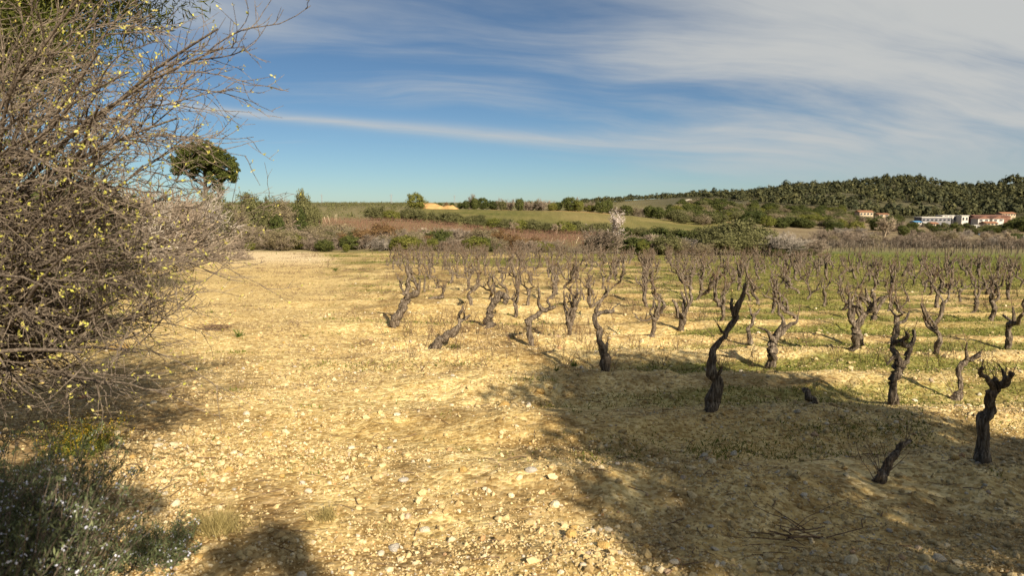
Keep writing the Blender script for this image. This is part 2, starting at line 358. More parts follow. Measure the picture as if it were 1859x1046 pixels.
def ground_colour(x, y):
    r = np.hypot(x, y); t = x / np.maximum(y, 1.)
    soil = np.array([.52, .385, .160]); pale = np.array([.60, .465, .215]); brown = np.array([.25, .17, .07])
    n1 = fbm(x * .7, y * .7, 51, 4)[:, None]; n2 = fbm(x * 2.6, y * 2.6, 53, 3)[:, None]
    c = soil + (pale - soil) * sst(n1, .35, .65)
    dirt = sst(n2 * .6 + fbm(x * .5, y * .5, 57, 3)[:, None] * .6, .54, .74) * .78
    c = c + (brown - c) * dirt
    tr = bare_track(x, y)[:, None]; c = c + (np.array([.62, .475, .215]) - c) * tr * (.65 * sst(r, 6, 12))[:, None]
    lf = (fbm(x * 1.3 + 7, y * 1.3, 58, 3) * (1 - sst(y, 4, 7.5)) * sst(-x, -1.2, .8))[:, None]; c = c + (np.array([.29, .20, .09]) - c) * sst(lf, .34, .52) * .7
    c = c + (np.array([.68, .55, .33]) - c) * tr * (sst(y, 32, 46) * (1 - sst(y, 60, 64)))[:, None]
    edge = sst(-(x + 1.05 + .25 * y), -.6, 1.4)[:, None] * (1 - sst(y, 7, 10))[:, None] # darker brown below the shrubs
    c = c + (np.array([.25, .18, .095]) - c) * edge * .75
    gw = grass_w(x, y)[:, None]; green = np.array([.13, .145, .03]) * (1 + .5 * (n2 - .5)) + np.array([.09, .07, .02]) * sst(n1, .45, .7)
    c = c + (green - c) * np.minimum(gw * .85, .9)
    # beyond the old vineyard
    scrub = np.array([.20, .175, .085]) + (n1 - .5) * np.array([.14, .11, .05])
    k = sst(y, 58, 64)[:, None]; c = c + (scrub - c) * k
    rg = (sst(t, .30, .42) * sst(y + 8 * (fbm(x * .05, y * .05, 3, 2) - .5), 40, 48) * (1 - sst(y, 78, 92)))[:, None]
    c = c + (np.array([.12, .15, .03]) * (.75 + .6 * n1) - c) * rg * .85
    tre = (sst(t, -.40, -.34) * (1 - sst(t, .14, .17)) * sst(y, 78, 84) * (1 - sst(y, 186, 196)))[:, None]
    c = c + (np.array([.21, .16, .075]) * (.8 + .4 * n1) - c) * tre
    mead = (sst(t, -.16, -.12) * (1 - sst(t, .30, .33)) * sst(y, 198, 206) * (1 - sst(y, 322, 330)))[:, None]
    nb = fbm(x * .03, y * .09, 61, 4)[:, None]
    c = c + (np.array([.172, .155, .05]) + (nb - .5) * np.array([.24, .15, .09]) + (n1 - .5) * np.array([.10, .08, .03]) - c) * mead
    val = (sst(t, .33, .40) * sst(y, 100, 120) * (1 - sst(y, 600, 650)))[:, None]
    c = c + (np.array([.21, .165, .095]) + (nb - .5) * np.array([.16, .15, .08]) - c) * val
    hill = (sst(t, .12, .25) * sst(y, 420, 560))[:, None]
    c = c + (np.array([.085, .08, .04]) + (nb - .5) * .08 - c) * hill
    pl = ((1 - sst(t, .1, .2)) * sst(y, 330, 420))[:, None]
    c = c + (np.array([.15, .135, .06]) + (nb - .5) * np.array([.14, .11, .05]) - c) * pl
    rim = (np.exp(-((y - 333 - 8 * (nb[:, 0] - .5)) / 5.0) ** 2) * sst(t, -.16, -.10) * (1 - sst(t, .33, .36)) * sst(fbm(x * .06, y * .06, 77, 2), .42, .58))[:, None]
    c = c + (np.array([.42, .28, .12]) - c) * rim
    return np.clip(c, .01, .9)
gz = zfun(gx, gy); ny, nx = GX.shape
ii = np.arange(nx * ny).reshape(ny, nx)
gF = np.stack([ii[:-1, :-1], ii[:-1, 1:], ii[1:, 1:], ii[1:, :-1]], -1).reshape(-1, 4)
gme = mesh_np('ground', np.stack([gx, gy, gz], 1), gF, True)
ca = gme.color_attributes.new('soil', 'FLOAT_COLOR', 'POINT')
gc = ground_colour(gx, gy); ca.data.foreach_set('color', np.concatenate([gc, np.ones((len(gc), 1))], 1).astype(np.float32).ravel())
def ground_material():
    m, nt, b = mk('stony_soil'); L = nt.links.new; N = nt.nodes.new
    at_ = N('ShaderNodeAttribute'); at_.attribute_name = 'soil'; tc = N('ShaderNodeTexCoord')
    def vor(sc, feat='F1'):
        v = N('ShaderNodeTexVoronoi'); v.feature = feat; v.inputs['Scale'].default_value = sc; L(tc.outputs['Object'], v.inputs['Vector']); return v
    v1, v2 = vor(34), vor(13)
    s1 = N('ShaderNodeSeparateColor'); L(v1.outputs['Color'], s1.inputs[0]); s2 = N('ShaderNodeSeparateColor'); L(v2.outputs['Color'], s2.inputs[0])
    c1 = ramp(nt, s1.outputs[0], [(0, (.50, .43, .34)), (.3, (.82, .78, .70)), (.55, (1, 1, 1)), (.85, (1.14, 1.17, 1.25)), (1, (1.25, 1.32, 1.6))])
    c2 = ramp(nt, s2.outputs[1], [(0, (.78, .72, .65)), (.5, (1, 1, 1)), (1, (1.16, 1.18, 1.25))])
    nz = noise_n(nt, 5, 8, rough=.7); c3 = ramp(nt, nz, [(.3, (.66, .61, .53)), (.52, (1, 1, 1)), (.75, (1.12, 1.1, 1.06))])
    cur = at_.outputs['Color']
    for c in (c1, c2, c3):
        mx = N('ShaderNodeMix'); mx.data_type = 'RGBA'; mx.blend_type = 'MULTIPLY'; mx.inputs[0].default_value = .9; L(cur, mx.inputs[6]); L(c, mx.inputs[7]); cur = mx.outputs[2]
    L(cur, b.inputs['Base Color'])
    h = N('ShaderNodeMath'); h.operation = 'MULTIPLY_ADD'; L(v2.outputs['Distance'], h.inputs[0]); h.inputs[1].default_value = -1.6; L(noise_n(nt, 30, 6), h.inputs[2])
    h2 = N('ShaderNodeMath'); h2.operation = 'MULTIPLY_ADD'; L(v1.outputs['Distance'], h2.inputs[0]); h2.inputs[1].default_value = -.8; L(h.outputs[0], h2.inputs[2])
    bump(nt, b, h2.outputs[0], .55, .014); return m
gme.materials.append(ground_material())
ground = link('ground', gme); tag(ground, kind='structure')

# ------------------------------------------------------------------ gravel and stones
def ico(sub):
    import bmesh
    bm = bmesh.new(); bmesh.ops.create_icosphere(bm, subdivisions=sub, radius=1.0)
    V = np.array([v.co[:] for v in bm.verts]); F = np.array([[v.index for v in f.verts] for f in bm.faces]); bm.free(); return V, F
I1, F1 = ico(1); I2, F2 = ico(2)
def in_view(x, y, m=.06): return np.abs(x) < (CX / FPX + m) * y + .3
def rockshape(g, V, amp):
    d = g.normal(size=(6, 3)); d = unit(d); cut = g.uniform(.35, .8, 6); W = V * np.array([1, g.uniform(.6, .95), g.uniform(.45, .75)])
    for n, c in zip(d, cut):
        k = W @ n - c; W = W - np.maximum(k, 0)[:, None] * n * .85
    return W * (1 + amp * g.normal(size=(len(V), 1)))
OCT = (np.array([[1, 0, 0], [-1, 0, 0], [0, 1, 0], [0, -1, 0], [0, 0, 1], [0, 0, -1.]]), np.array([[0, 2, 4], [2, 1, 4], [1, 3, 4], [3, 0, 4]]))
def scatter_rocks(g, x, y, s, base, F, sink):
    n = len(x); z = zfun(x, y) + s * sink; B = np.array(base)[g.integers(0, len(base), n)]; a = g.uniform(0, 2 * np.pi, n); c, sn = np.cos(a)[:, None], np.sin(a)[:, None]
    X, Y, Z = B[..., 0], B[..., 1], B[..., 2]; Z = Z + X * g.normal(0, .25, (n, 1))
    V = np.stack([(X * c - Y * sn) * s[:, None] + x[:, None], (X * sn + Y * c) * s[:, None] + y[:, None], Z * s[:, None] + z[:, None]], -1).reshape(-1, 3)
    return V, (F[None] + (np.arange(n) * B.shape[1])[:, None, None]).reshape(-1, 3)
def gravel():
    g = np.random.default_rng(3); parts = []; tot = 0
    for n, mid, sg, lo, hi, yfar, dens, fine in ((46000, .0135, .52, .007, .042, 24, .5, False), (340000, .0064, .38, .003, .013, 15, .62, True)):
        y = 2.6 * (yfar / 2.6) ** g.random(n); x = g.uniform(-.82, .82, n) * y
        pat = fbm(x * .8, y * .8, 71, 3); pat2 = fbm(x * 2.3, y * 2.3, 73, 3)
        den = np.clip(pat * 2.1 + pat2 * 1.2 - 1.2, 0.06 if fine else 0.16, 1) * (1 - .6 * bare_track(x, y) * sst(y, 7, 10)) * (1 - .45 * sst(y, 8, 20)) * (1 - .6 * grass_w(x, y))
        k = g.random(n) < den * dens; x, y = x[k], y[k]; sz = np.clip(np.exp(g.normal(math.log(mid), sg, len(x))) * (1 + .03 * y), lo, hi + .0008 * y)
        if fine: base = [OCT[0] * np.array([1, g.uniform(.6, 1), g.uniform(.5, .9)]) * (1 + .28 * g.normal(size=(6, 1))) for _ in range(30)]; parts.append(scatter_rocks(g, x, y, sz, base, OCT[1], .05))
        else: parts.append(scatter_rocks(g, x, y, sz, [rockshape(g, I1, .07) for _ in range(30)], F1, .12))
        tot += len(x)
    o = link('gravel', mesh_np('gravel', *merge(parts), False, M['stone'])); tag(o, 'loose cream and ochre limestone gravel covering the bare ground', 'gravel', kind='stuff'); return tot
n_gravel = gravel()
g = np.random.default_rng(5)
rock_me = [mesh_np('stone', rockshape(g, I2, .03), F2, False, M['stone']) for _ in range(14)]
def solid(name, c, var=.18):
    m, nt, b = mk(name); n = noise_n(nt, 6, 5); nt.links.new(ramp(nt, n, [(.3, tuple(q * (1 - var * 1.6) for q in c)), (.62, c)]), b.inputs['Base Color']); bump(nt, b, n, .5, .05); return m
def stone_at(x, y, s, label, me=None, group=None, mat=None, flat=1.0):
    o = link('stone', me or rock_me[g.integers(14)], None, (x, y, zf(x, y) + s * .22 * flat), g.uniform(0, 6.28), (s, s, s * flat))
    if mat:
        o.data = o.data.copy(); o.data.materials.clear(); o.data.materials.append(mat)
    return tag(o, label, 'stone', group)
SG, SW, SO, SR = solid('grey_stone', (.46, .42, .36)), solid('white_stone', (.66, .58, .44)), solid('ochre_stone', (.50, .33, .12)), solid('red_stone', (.42, .20, .11))
for px, py, wpx, mat, lab in [
    (963, 858, 24, SG, 'grey white stone lying alone at the edge of the big tree shadow'),
    (1105, 944, 20, SW, 'white stone on sunlit gravel in front of the shade'),
    (1226, 1027, 22, SW, 'bright white stone at the bottom edge, right of centre'),
    (1381, 885, 24, SO, 'pale orange angular stone inside the big tree shadow'),
    (913, 727, 26, SO, 'big ochre clod left of the shadow tip'),
    (716, 980, 38, SG, 'large flat grey stone half sunk in the gravel, bottom centre'),
    (772, 944, 24, SW, 'broad cream stone above the large flat grey one'),
    (637, 805, 16, SW, 'upright cream stone with a dark shadow beside it'),
    (287, 803, 18, SW, 'white stone on dark soil just right of the yellow flowering herb'),
    (215, 634, 46, SO, 'flat ochre slab on the track under the thorn branches'),
    (361, 1013, 22, SO, 'rounded ochre stone left of the dark shadow at the bottom'),
    (265, 880, 15, SO, 'small orange stone on the brown soil beside the grass tuft'),
    (150, 721, 20, SR, 'reddish stone in the shade of the thorn bush'),
    (690, 994, 20, SW, 'cream stone at the left end of the large flat grey stone'),
    (980, 706, 22, SO, 'ochre clod just below the tip of the shadow'),
    (1083, 641, 14, SW, 'white stone left of the trunk of the hook shaped vine'),
    (1660, 716, 14, SW, 'white stone beside the foot of the twisted many armed vine'),
    (720, 750, 15, SW, 'pale stone on the sunny gravel, centre of the foreground')]:
    p = unproj(px, py); d = p[1]; stone_at(p[0], p[1], wpx / FPX * d * .55, lab, mat=mat, flat=.75 if wpx < 30 else .45)
SC = solid('cream_stone', (.58, .455, .235))
PEB = []
for mt in (SC, SW, SO, SG):
    row = [me.copy() for me in rock_me]; PEB.append(row)
    for me in row: me.materials.clear(); me.materials.append(mt)
cnt = 0
while cnt < 275:
    y = 2.9 + 9 * g.random() ** 1.7; x = g.uniform(-.72, .74) * y
    if g.random() > .25 + .75 * float(fbm(np.array([x * .8]), np.array([y * .8]), 71, 3)[0] > .48): continue
    s = float(np.clip(np.exp(g.normal(math.log(.026), .32)), .018, .055)); cnt += 1
    ci = int(g.choice(4, p=[.52, .25, .17, .06])); place = 'in the big tree shadow' if x > .12 * y and y < 8 else 'beside the thorn bush' if x < -.36 * y else 'on the open gravel left of centre' if x < -.1 * y else 'on the open gravel near the centre'
    o = stone_at(x, y, s, '%s %s %s' % ('small' if s < .027 else 'larger', ['cream limestone pebble', 'whitish pebble', 'ochre yellow pebble', 'grey pebble'][ci], place), me=PEB[ci][int(g.integers(14))], group='pebbles scattered over the gravel')

# ------------------------------------------------------------------ grass, weeds, tufts
def blades(g, x, y, h, w, lean=.5):
    n = len(x); z = zfun(x, y) - .006; a = g.uniform(0, 6.28, n); l = g.normal(0, lean, (n, 2)); b = np.stack([np.cos(a), np.sin(a), 0 * a], 1) * (w / 2)[:, None]
    P = np.stack([x, y, z], 1); top = P + np.stack([l[:, 0] * h, l[:, 1] * h, h], 1)
    return np.stack([P - b, P + b, top], 1).reshape(-1, 3), np.arange(3 * n).reshape(n, 3)
def grass():
    g = np.random.default_rng(11); n = 700000
    y = 4.5 * (75 / 4.5) ** g.random(n); x = g.uniform(-.5, .85, n) * y
    w = grass_w(x, y) + .9 * np.exp(-(((x + 1.45) / 1.0) ** 2 + ((y - 8.75) / .13) ** 2)) + .8 * np.exp(-(((x - 1.7) / 1.1) ** 2 + ((y - 5.35 - .1 * (x - 1.7)) / .28) ** 2))
    w = w + .5 * sst(fbm(x * 1.6, y * 1.6, 83, 3), .66, .75) * (1 - bare_track(x, y) * .75)
    for ax, ay, sx, sy in ((-1.3, 8.8, .75, .10), (-1.9, 8.55, .35, .12), (.2, 7.6, .3, .1), (-4.0, 9.6, .35, .1), (-3.3, 11.5, .3, .1), (-.55, 12.6, 1.6, .2), (-2.6, 13.2, 1.1, .15), (3.2, 5.9, .5, .15), (-3.0, 7.2, .12, .07), (-2.35, 7.0, .1, .06), (-2.0, 6.6, .1, .06)): w = w + 1.6 * np.exp(-(((x - ax) / sx) ** 2 + ((y - ay) / sy) ** 2))
    w = w * (.25 + .75 * sst(fbm(x * 3.1, y * 3.1, 85, 2), .35, .6)); w = np.where(y > 60, w * (x / y > .33), w)
    k = g.random(n) < w * .46; x, y = x[k], y[k]; n = len(x)
    h = np.exp(g.normal(math.log(.022), .4, n)) * (1 + .03 * y); wd = (.004 + .0014 * y) * g.uniform(.7, 1.4, n)
    V, F = blades(g, x, y, h, wd, .55)
    tag(link('grass', mesh_np('grass', V, F, False, M['grass'])), 'patchy short green grass growing between the vine rows', 'grass', kind='stuff'); return n
n_grass = grass()
def dry_weeds():
    g = np.random.default_rng(13); parts = []
    n = 850; y = 8.5 * (58 / 8.5) ** g.random(n); x = g.uniform(-.33, .8, n) * y
    k = (x > track_edge(y) + .5 * g.normal(size=n)) & (fbm(x * .35, y * .35, 91, 2) > .46); x, y = x[k], y[k]
    P0 = np.repeat(np.stack([x, y, zfun(x, y) - .02], 1), 6, 0); N = len(P0); P0[:, :2] += g.normal(0, .05, (N, 2))
    D = np.stack([g.normal(0, .35, N), g.normal(0, .35, N), np.ones(N)], 1); P = grow(g, P0, D, g.uniform(.12, .42, N), 4, .18)
    rr = taper(.0016 + .00016 * P0[:, 1], 4, .5); parts.append(tubes(P, rr, 3))
    s, d, r = sprout(g, P, rr, 2, .4, .95, .6, .8); Q = grow(g, s, d, g.uniform(.05, .13, len(s)), 3, .2, .1); parts.append(tubes(Q, taper(r, 3, .5), 3))
    n = 170; y = 7 * (50 / 7) ** g.random(n); x = track_edge(y) + g.normal(-.6, 1.6, n) - .03 * y; w = g.uniform(.15, .6, n)      # flat mats on the bare track
    P0 = np.repeat(np.stack([x, y, 0 * x], 1), 26, 0); P0[:, 0] += g.normal(0, 1, len(P0)) * np.repeat(w, 26); P0[:, 1] += g.normal(0, .06, len(P0)) * (1 + .05 * P0[:, 1]); P0[:, 2] = zfun(P0[:, 0], P0[:, 1]); N = len(P0)
    P = grow(g, P0, np.stack([g.normal(0, 1, N), g.normal(0, .6, N), np.full(N, .5)], 1), g.uniform(.03, .10, N), 3, .2); parts.append(tubes(P, taper(.0012 + .0002 * P0[:, 1], 3, .5), 3))
    tag(link('dry_weeds', mesh_np('dry_weeds', *merge(parts), False, M['cane'])), 'thin dry brown weed stalks standing between the vines', 'weeds', kind='stuff')
dry_weeds()
def litter():
    g = np.random.default_rng(17); n = 420
    y = 2.8 * (14 / 2.8) ** g.random(n); x = g.uniform(-.7, .7, n) * y; P0 = np.stack([x, y, zfun(x, y) + .008], 1)
    D = np.stack([g.normal(size=n), g.normal(size=n) * .5, g.normal(0, .05, n)], 1); P = grow(g, P0, D, g.uniform(.05, .22, n), 4, .15)
    P[:, :, 2] = zfun(P[:, :, 0].ravel(), P[:, :, 1].ravel()).reshape(n, 4) + .008
    tag(link('twig_litter', mesh_np('twig_litter', *tubes(P, taper(g.uniform(.0015, .004, n), 4, .6), 4), False, M['cane'])), 'broken brown twigs littering the gravel', 'twigs', kind='stuff')
litter()
def tuft(px, py, n, h, mat, label, wid=.1, cat='grass tuft', name='grass_tuft', lean=.6):
    g = np.random.default_rng(int(px * 7 + py)); p = unproj(px, py); a = g.uniform(0, 6.28, n); r = np.abs(g.normal(0, wid, n)) * .5
    x, y = p[0] + r * np.cos(a), p[1] + r * np.sin(a); hh = h * g.uniform(.4, 1.1, n)
    V, F = blades(g, x, y, hh, g.uniform(.0025, .005, n) * (1 + .04 * p[1]), lean); c = np.array([p[0], p[1], zf(p[0], p[1])]); e = tag(link(name, None, None, c), label, cat)
    tag(link('blades', mesh_np('blades', V - c, F, False, mat), e), kind='stuff'); return e
tuft(398, 965, 700, .15, M['drygrass'], 'large dry grass tuft at the edge of the dark shadow in the gravel', .16)
tuft(590, 935, 260, .085, M['drygrass'], 'small pale grass tuft in the gravel, bottom centre', .11)
tuft(825, 632, 240, .09, M['grass'], 'round green grey tuft right of the low leaning vine', .14)
tuft(700, 945, 120, .04, M['drygrass'], 'flat dark tuft beside the large flat grey stone', .14)
def weed(px, py, s, n, label):
    g = np.random.default_rng(int(px + py)); p = unproj(px, py); c = np.array([p[0], p[1], zf(p[0], p[1])]); e = tag(link('weed_plant', None, None, c), label, 'weed'); k = max(n // 8, 6)
    P = grow(g, np.zeros((k, 3)), np.stack([g.normal(0, 1, k), g.normal(0, .8, k), g.uniform(.3, 1.2, k)], 1), g.uniform(.5, 1.2, k) * s * 1.5, 6, .12)
    tag(link('stems', mesh_np('stems', *tubes(P, taper(np.full(k, .0022), 6, .5), 3), False, M['weed']), e), kind='stuff'); C = np.repeat(P[:, 1:].reshape(-1, 3), 2, 0)
    tag(link('foliage', mesh_np('foliage', *leaves(g, C, g.uniform(.35, .75, len(C)) * s * .6, .5, np.array([0, 0, 1.]), .4, True), False, M['weed']), e), kind='stuff'); return e
weed(1043, 660, .07, 160, 'dark green weed standing left of the shadowed vine')
weed(1010, 668, .06, 90, 'low green weed on the upper rim of the tree shadow')
weed(435, 617, .09, 140, 'green weed beside the dry brush on the track')
weed(610, 493, .16, 130, 'upright green weed at the left end of the vine field')
weed(553, 611, .06, 60, 'thin green weed on the bare track, left of the first leaning vine')
weed(1640, 625, .16, 240, 'bright green weed clump behind the twisted many armed vine')
weed(385, 570, .06, 70, 'tiny green weed at the right tip of the thorn twigs')
def brush_pile(px, py, w, n, label):
    g = np.random.default_rng(int(px)); p = unproj(px, py); c = np.array([p[0], p[1], zf(p[0], p[1])])
    P0 = np.stack([g.normal(0, w * .3, n), g.normal(0, w * .16, n), g.uniform(.01, .09, n)], 1); D = np.stack([g.normal(0, 1, n), g.normal(0, .35, n), g.normal(0, .12, n)], 1)
    P = grow(g, P0, D, g.uniform(.15, .5, n), 5, .16); P[..., 2] = np.maximum(P[..., 2], .004)
    return tag(link('brush_pile', mesh_np('brush_pile', *tubes(P, taper(g.uniform(.003, .006, n), 5, .5), 4), False, M['cane']), None, c), label, 'brush')
brush_pile(392, 600, .55, 60, 'low heap of dry pruned twigs on the bare track')
brush_pile(545, 463, 1.6, 90, 'long dark heap of dry prunings at the far end of the track')
brush_pile(640, 493, 1.4, 70, 'brown heap of dry prunings at the left end of the vine field')
brush_pile(1440, 960, .3, 14, 'few dry twigs lying in the big tree shadow')

# ------------------------------------------------------------------ old bush vines, traced ones first
def vine_tube(g, P, w, K, sides, rough):
    """gnarled limb: twisted strands and slow swellings"""
    P = resample(P, K); u = np.linspace(0, 1, K); w = np.interp(u, np.linspace(0, 1, len(w)), w)
    nk = max(3, K // 4); kn = np.linspace(0, 1, nk); w = w * (1 + 1.3 * rough * np.interp(u, kn, g.normal(size=nk)))
    for c in range(3): P[:, c] += np.interp(u, kn, g.normal(size=nk)) * w * .30 * (u > .02)
    th = np.arange(sides) * 2 * np.pi / sides; tw = np.interp(u, kn, np.cumsum(g.normal(.25, .5, nk)))[:, None]
    mul = 1 + 1.5 * rough * np.sin(3 * th + tw * 2.2 + g.uniform(0, 6)) + .9 * rough * np.sin(5 * th - tw * 1.5 + g.uniform(0, 6)) + .35 * rough * g.normal(size=(K, sides))
    P = np.concatenate([P, P[-1:] + (P[-1:] - P[-2:-1]) * .2]); w = np.concatenate([w, [w[-1] * .08]]); mul = np.concatenate([mul, mul[-1:]])
    return tubes(P[None], w[None], sides, mul=mul[None])
def shoots(g, P0, n, L, spread=.5):
    N = n; P0 = P0[g.integers(0, len(P0), N)]; D = np.stack([g.normal(0, spread, N), g.normal(0, spread, N), np.ones(N)], 1)
    P = grow(g, P0, D, g.uniform(.4, 1, N) * L, 5, .13, .05); return tubes(P, taper(g.uniform(.0022, .004, N), 5, .45), 4)
def traced_vine(label, trunk, arms, base_shoots=0, seed=1, extra=None):
    g = np.random.default_rng(seed); p = unproj(trunk[0][0], trunk[0][1]); d = p[1]; base = np.array([p[0], p[1], zf(p[0], p[1])])
    e = tag(link('grape_vine', None, None, base), label, 'vine', 'old bush vines in the field')
    def to3(pts, dd):
        n = len(pts); off = np.linspace(0, 1, n) * dd
        Q = np.array([unproj(a, b, d + o) for (a, b, w), o in zip(pts, off)]) - p; return Q, np.array([w for _, _, w in pts]) / FPX * d * .5
    Q, w = to3(trunk, g.normal(0, .06)); Q = np.concatenate([Q[:1] - np.array([[0, 0, .08]]), Q]); w = np.concatenate([w[:1] * 1.15, w])
    link('trunk', mesh_np('trunk', *vine_tube(g, Q, w, 7 * len(Q), 14, .10), True, M['vine']), e); tips = []
    Q0 = Q
    for a in arms:
        A, wa = to3(a, g.normal(0, .14)); s = Q0[np.argmin(np.linalg.norm((Q0 - A[0])[:, [0, 2]], axis=1))]; A[:, 1] += s[1]
        link('arm', mesh_np('arm', *vine_tube(g, A, wa * 1.05, 6 * len(A), 10, .12), True, M['vine']), e); tips.append(A[-1]); tips.append(A[len(A) // 2])
    if tips:
        for _ in range(2 * len(tips)): link('cane', mesh_np('cane', *shoots(g, np.array(tips), 1, .20), True, M['cane']), e)
    if base_shoots:
        for _ in range(base_shoots + 3): link('sucker_shoot', mesh_np('sucker_shoot', *shoots(g, np.array([[.03, 0, -.02], [-.02, .02, 0], [.05, .02, 0]]), 1, .38, .7), True, M['cane']), e)
    return e
near_bases = []
def TV(*a, **k):
    e = traced_vine(*a, **k); near_bases.append((e.location.x, e.location.y)); return e
TV('tall twisted vine standing at the sunlit edge of the big tree shadow',
   [(1289, 746, 26), (1295, 715, 23), (1301, 685, 19), (1296, 660, 15), (1295, 639, 11), (1306, 620, 10), (1317, 607, 9), (1329, 590, 10), (1335, 571, 11)],
   [[(1335, 571, 10), (1343, 553, 10), (1349, 538, 8), (1355, 515, 5)], [(1334, 575, 8), (1329, 559, 6), (1330, 542, 4)], [(1317, 607, 6), (1310, 601, 4), (1303, 590, 2)], [(1300, 690, 8), (1309, 672, 6)]], seed=1)
TV('slender vine with a hooked top whose foot stands in the shadow tip',
   [(1100, 681, 18), (1099, 662, 16), (1096, 647, 14), (1091, 632, 11), (1087, 616, 10), (1086, 601, 10), (1082, 586, 9), (1081, 577, 9)],
   [[(1081, 577, 8), (1090, 573, 7), (1101, 571, 7), (1110, 571, 6), (1115, 563, 3), (1126, 555, 2)], [(1097, 645, 7), (1101, 636, 6), (1103, 627, 5)]], seed=2)
TV('pale bent vine kinked to the right with two upright arms',
   [(965, 630, 10), (962, 612, 11), (960, 596, 10), (959, 586, 10), (965, 580, 10), (975, 572, 9), (984, 566, 9)],
   [[(984, 566, 7), (981, 558, 5), (978, 549, 5), (979, 538, 5), (978, 526, 3)], [(984, 566, 7), (993, 566, 6), (1001, 564, 5), (1010, 559, 3)], [(996, 565, 5), (998, 558, 4), (995, 550, 4), (1000, 541, 3), (1009, 531, 2)]], 9, seed=3)
TV('stout vine stump with a knotted head and thick foot',
   [(886, 595, 23), (887, 581, 15), (890, 566, 13), (895, 554, 13), (901, 544, 13), (908, 537, 13)],
   [[(907, 538, 11), (914, 536, 11), (919, 541, 10), (916, 551, 8)], [(900, 545, 6), (899, 534, 4), (898, 521, 3)]], 8, seed=4)
TV('low vine leaning far to the right over bare yellow soil',
   [(790, 631, 17), (800, 615, 15), (811, 604, 15), (823, 597, 12), (833, 587, 9), (835, 577, 7)],
   [[(835, 577, 6), (833, 568, 5), (838, 559, 4), (842, 549, 3)], [(835, 577, 6), (845, 571, 5), (854, 566, 3)], [(844, 571, 4), (843, 560, 3)]], seed=5)
TV('leaning forked vine nearest the bare track',
   [(714, 596, 18), (721, 577, 13), (727, 564, 13), (733, 553, 14), (739, 542, 14)],
   [[(739, 542, 11), (740, 527, 9), (739, 516, 8), (741, 505, 7), (737, 490, 5), (742, 478, 3)], [(738, 544, 10), (749, 540, 10), (757, 530, 8), (761, 521, 6), (762, 510, 3)], [(758, 525, 5), (752, 517, 4), (745, 511, 3)]], seed=6)
TV('broad vine with split foot and four spread arms behind the shadow',
   [(1403, 665, 13), (1403, 650, 14), (1403, 636, 17), (1405, 622, 17), (1409, 609, 15)],
   [[(1404, 640, 10), (1398, 650, 9), (1394, 662, 10)], [(1405, 612, 9), (1399, 606, 7), (1395, 600, 5), (1388, 594, 4), (1376, 591, 3)], [(1409, 609, 12), (1413, 595, 10), (1420, 584, 8), (1420, 573, 5), (1414, 563, 4), (1414, 545, 3)], [(1410, 606, 11), (1424, 595, 9), (1437, 585, 7), (1447, 577, 5), (1449, 567, 2)]], 6, seed=7)
TV('sturdy vine with five upright crooked arms in the second line',
   [(1235, 598, 14), (1237, 582, 13), (1239, 569, 14)],
   [[(1237, 575, 8), (1231, 571, 6), (1229, 561, 5), (1226, 549, 5), (1219, 541, 3)], [(1239, 569, 8), (1239, 555, 6), (1239, 539, 5), (1234, 526, 3)], [(1240, 569, 8), (1245, 556, 7), (1247, 544, 5), (1242, 527, 4), (1240, 513, 3)], [(1246, 550, 5), (1252, 540, 5), (1251, 528, 4), (1250, 515, 3)]], seed=8)
TV('gnarled many armed vine with thin shoots at its foot',
   [(1619, 731, 19), (1621, 704, 13), (1623, 683, 14), (1630, 664, 21), (1629, 650, 17)],
   [[(1628, 652, 12), (1621, 637, 11), (1616, 624, 10), (1617, 611, 10), (1625, 599, 8), (1627, 582, 6), (1640, 574, 4), (1647, 559, 3)], [(1632, 655, 11), (1644, 650, 9), (1644, 638, 9), (1648, 624, 9), (1656, 609, 7), (1656, 592, 5)], [(1618, 615, 8), (1630, 612, 7), (1640, 607, 6), (1641, 596, 5)], [(1622, 640, 7), (1612, 646, 5), (1606, 655, 3)], [(1648, 622, 7), (1638, 622, 7), (1634, 612, 5)]], 10, seed=9)
TV('dark stocky vine with a two pronged head nearest the right edge',
   [(1784, 846, 28), (1785, 801, 20), (1788, 771, 19), (1796, 757, 19), (1800, 741, 19), (1799, 723, 18), (1796, 711, 20)],
   [[(1794, 714, 12), (1787, 700, 10), (1780, 689, 8), (1770, 682, 7), (1772, 672, 5)], [(1796, 712, 12), (1796, 700, 10), (1796, 692, 9)], [(1798, 712, 14), (1810, 702, 13), (1819, 693, 11), (1827, 684, 9)], [(1818, 694, 8), (1812, 687, 6), (1807, 673, 3)]], seed=10)
TV('short leaning vine stub deep in the big tree shadow',
   [(1596, 868, 24), (1604, 850, 18), (1612, 836, 15), (1625, 817, 13), (1637, 802, 11)],
   [[(1637, 802, 9), (1646, 797, 8), (1656, 794, 6)]], 10, seed=11)
TV('crooked vine bending right behind the dark stocky one',
   [(1734, 714, 16), (1742, 700, 10), (1744, 681, 9), (1739, 665, 9), (1747, 650, 10), (1757, 641, 10)],
   [[(1757, 641, 9), (1767, 640, 8), (1776, 634, 6), (1783, 626, 4)], [(1756, 641, 6), (1753, 625, 4), (1756, 611, 3)]], 6, seed=12)
TV('thin snaking vine left of the broad split footed vine',
   [(1362, 626, 10), (1361, 609, 7), (1359, 598, 6), (1365, 584, 6), (1369, 573, 5)],
   [[(1369, 573, 5), (1378, 569, 4), (1384, 560, 3)], [(1369, 573, 4), (1366, 560, 3)]], seed=13)
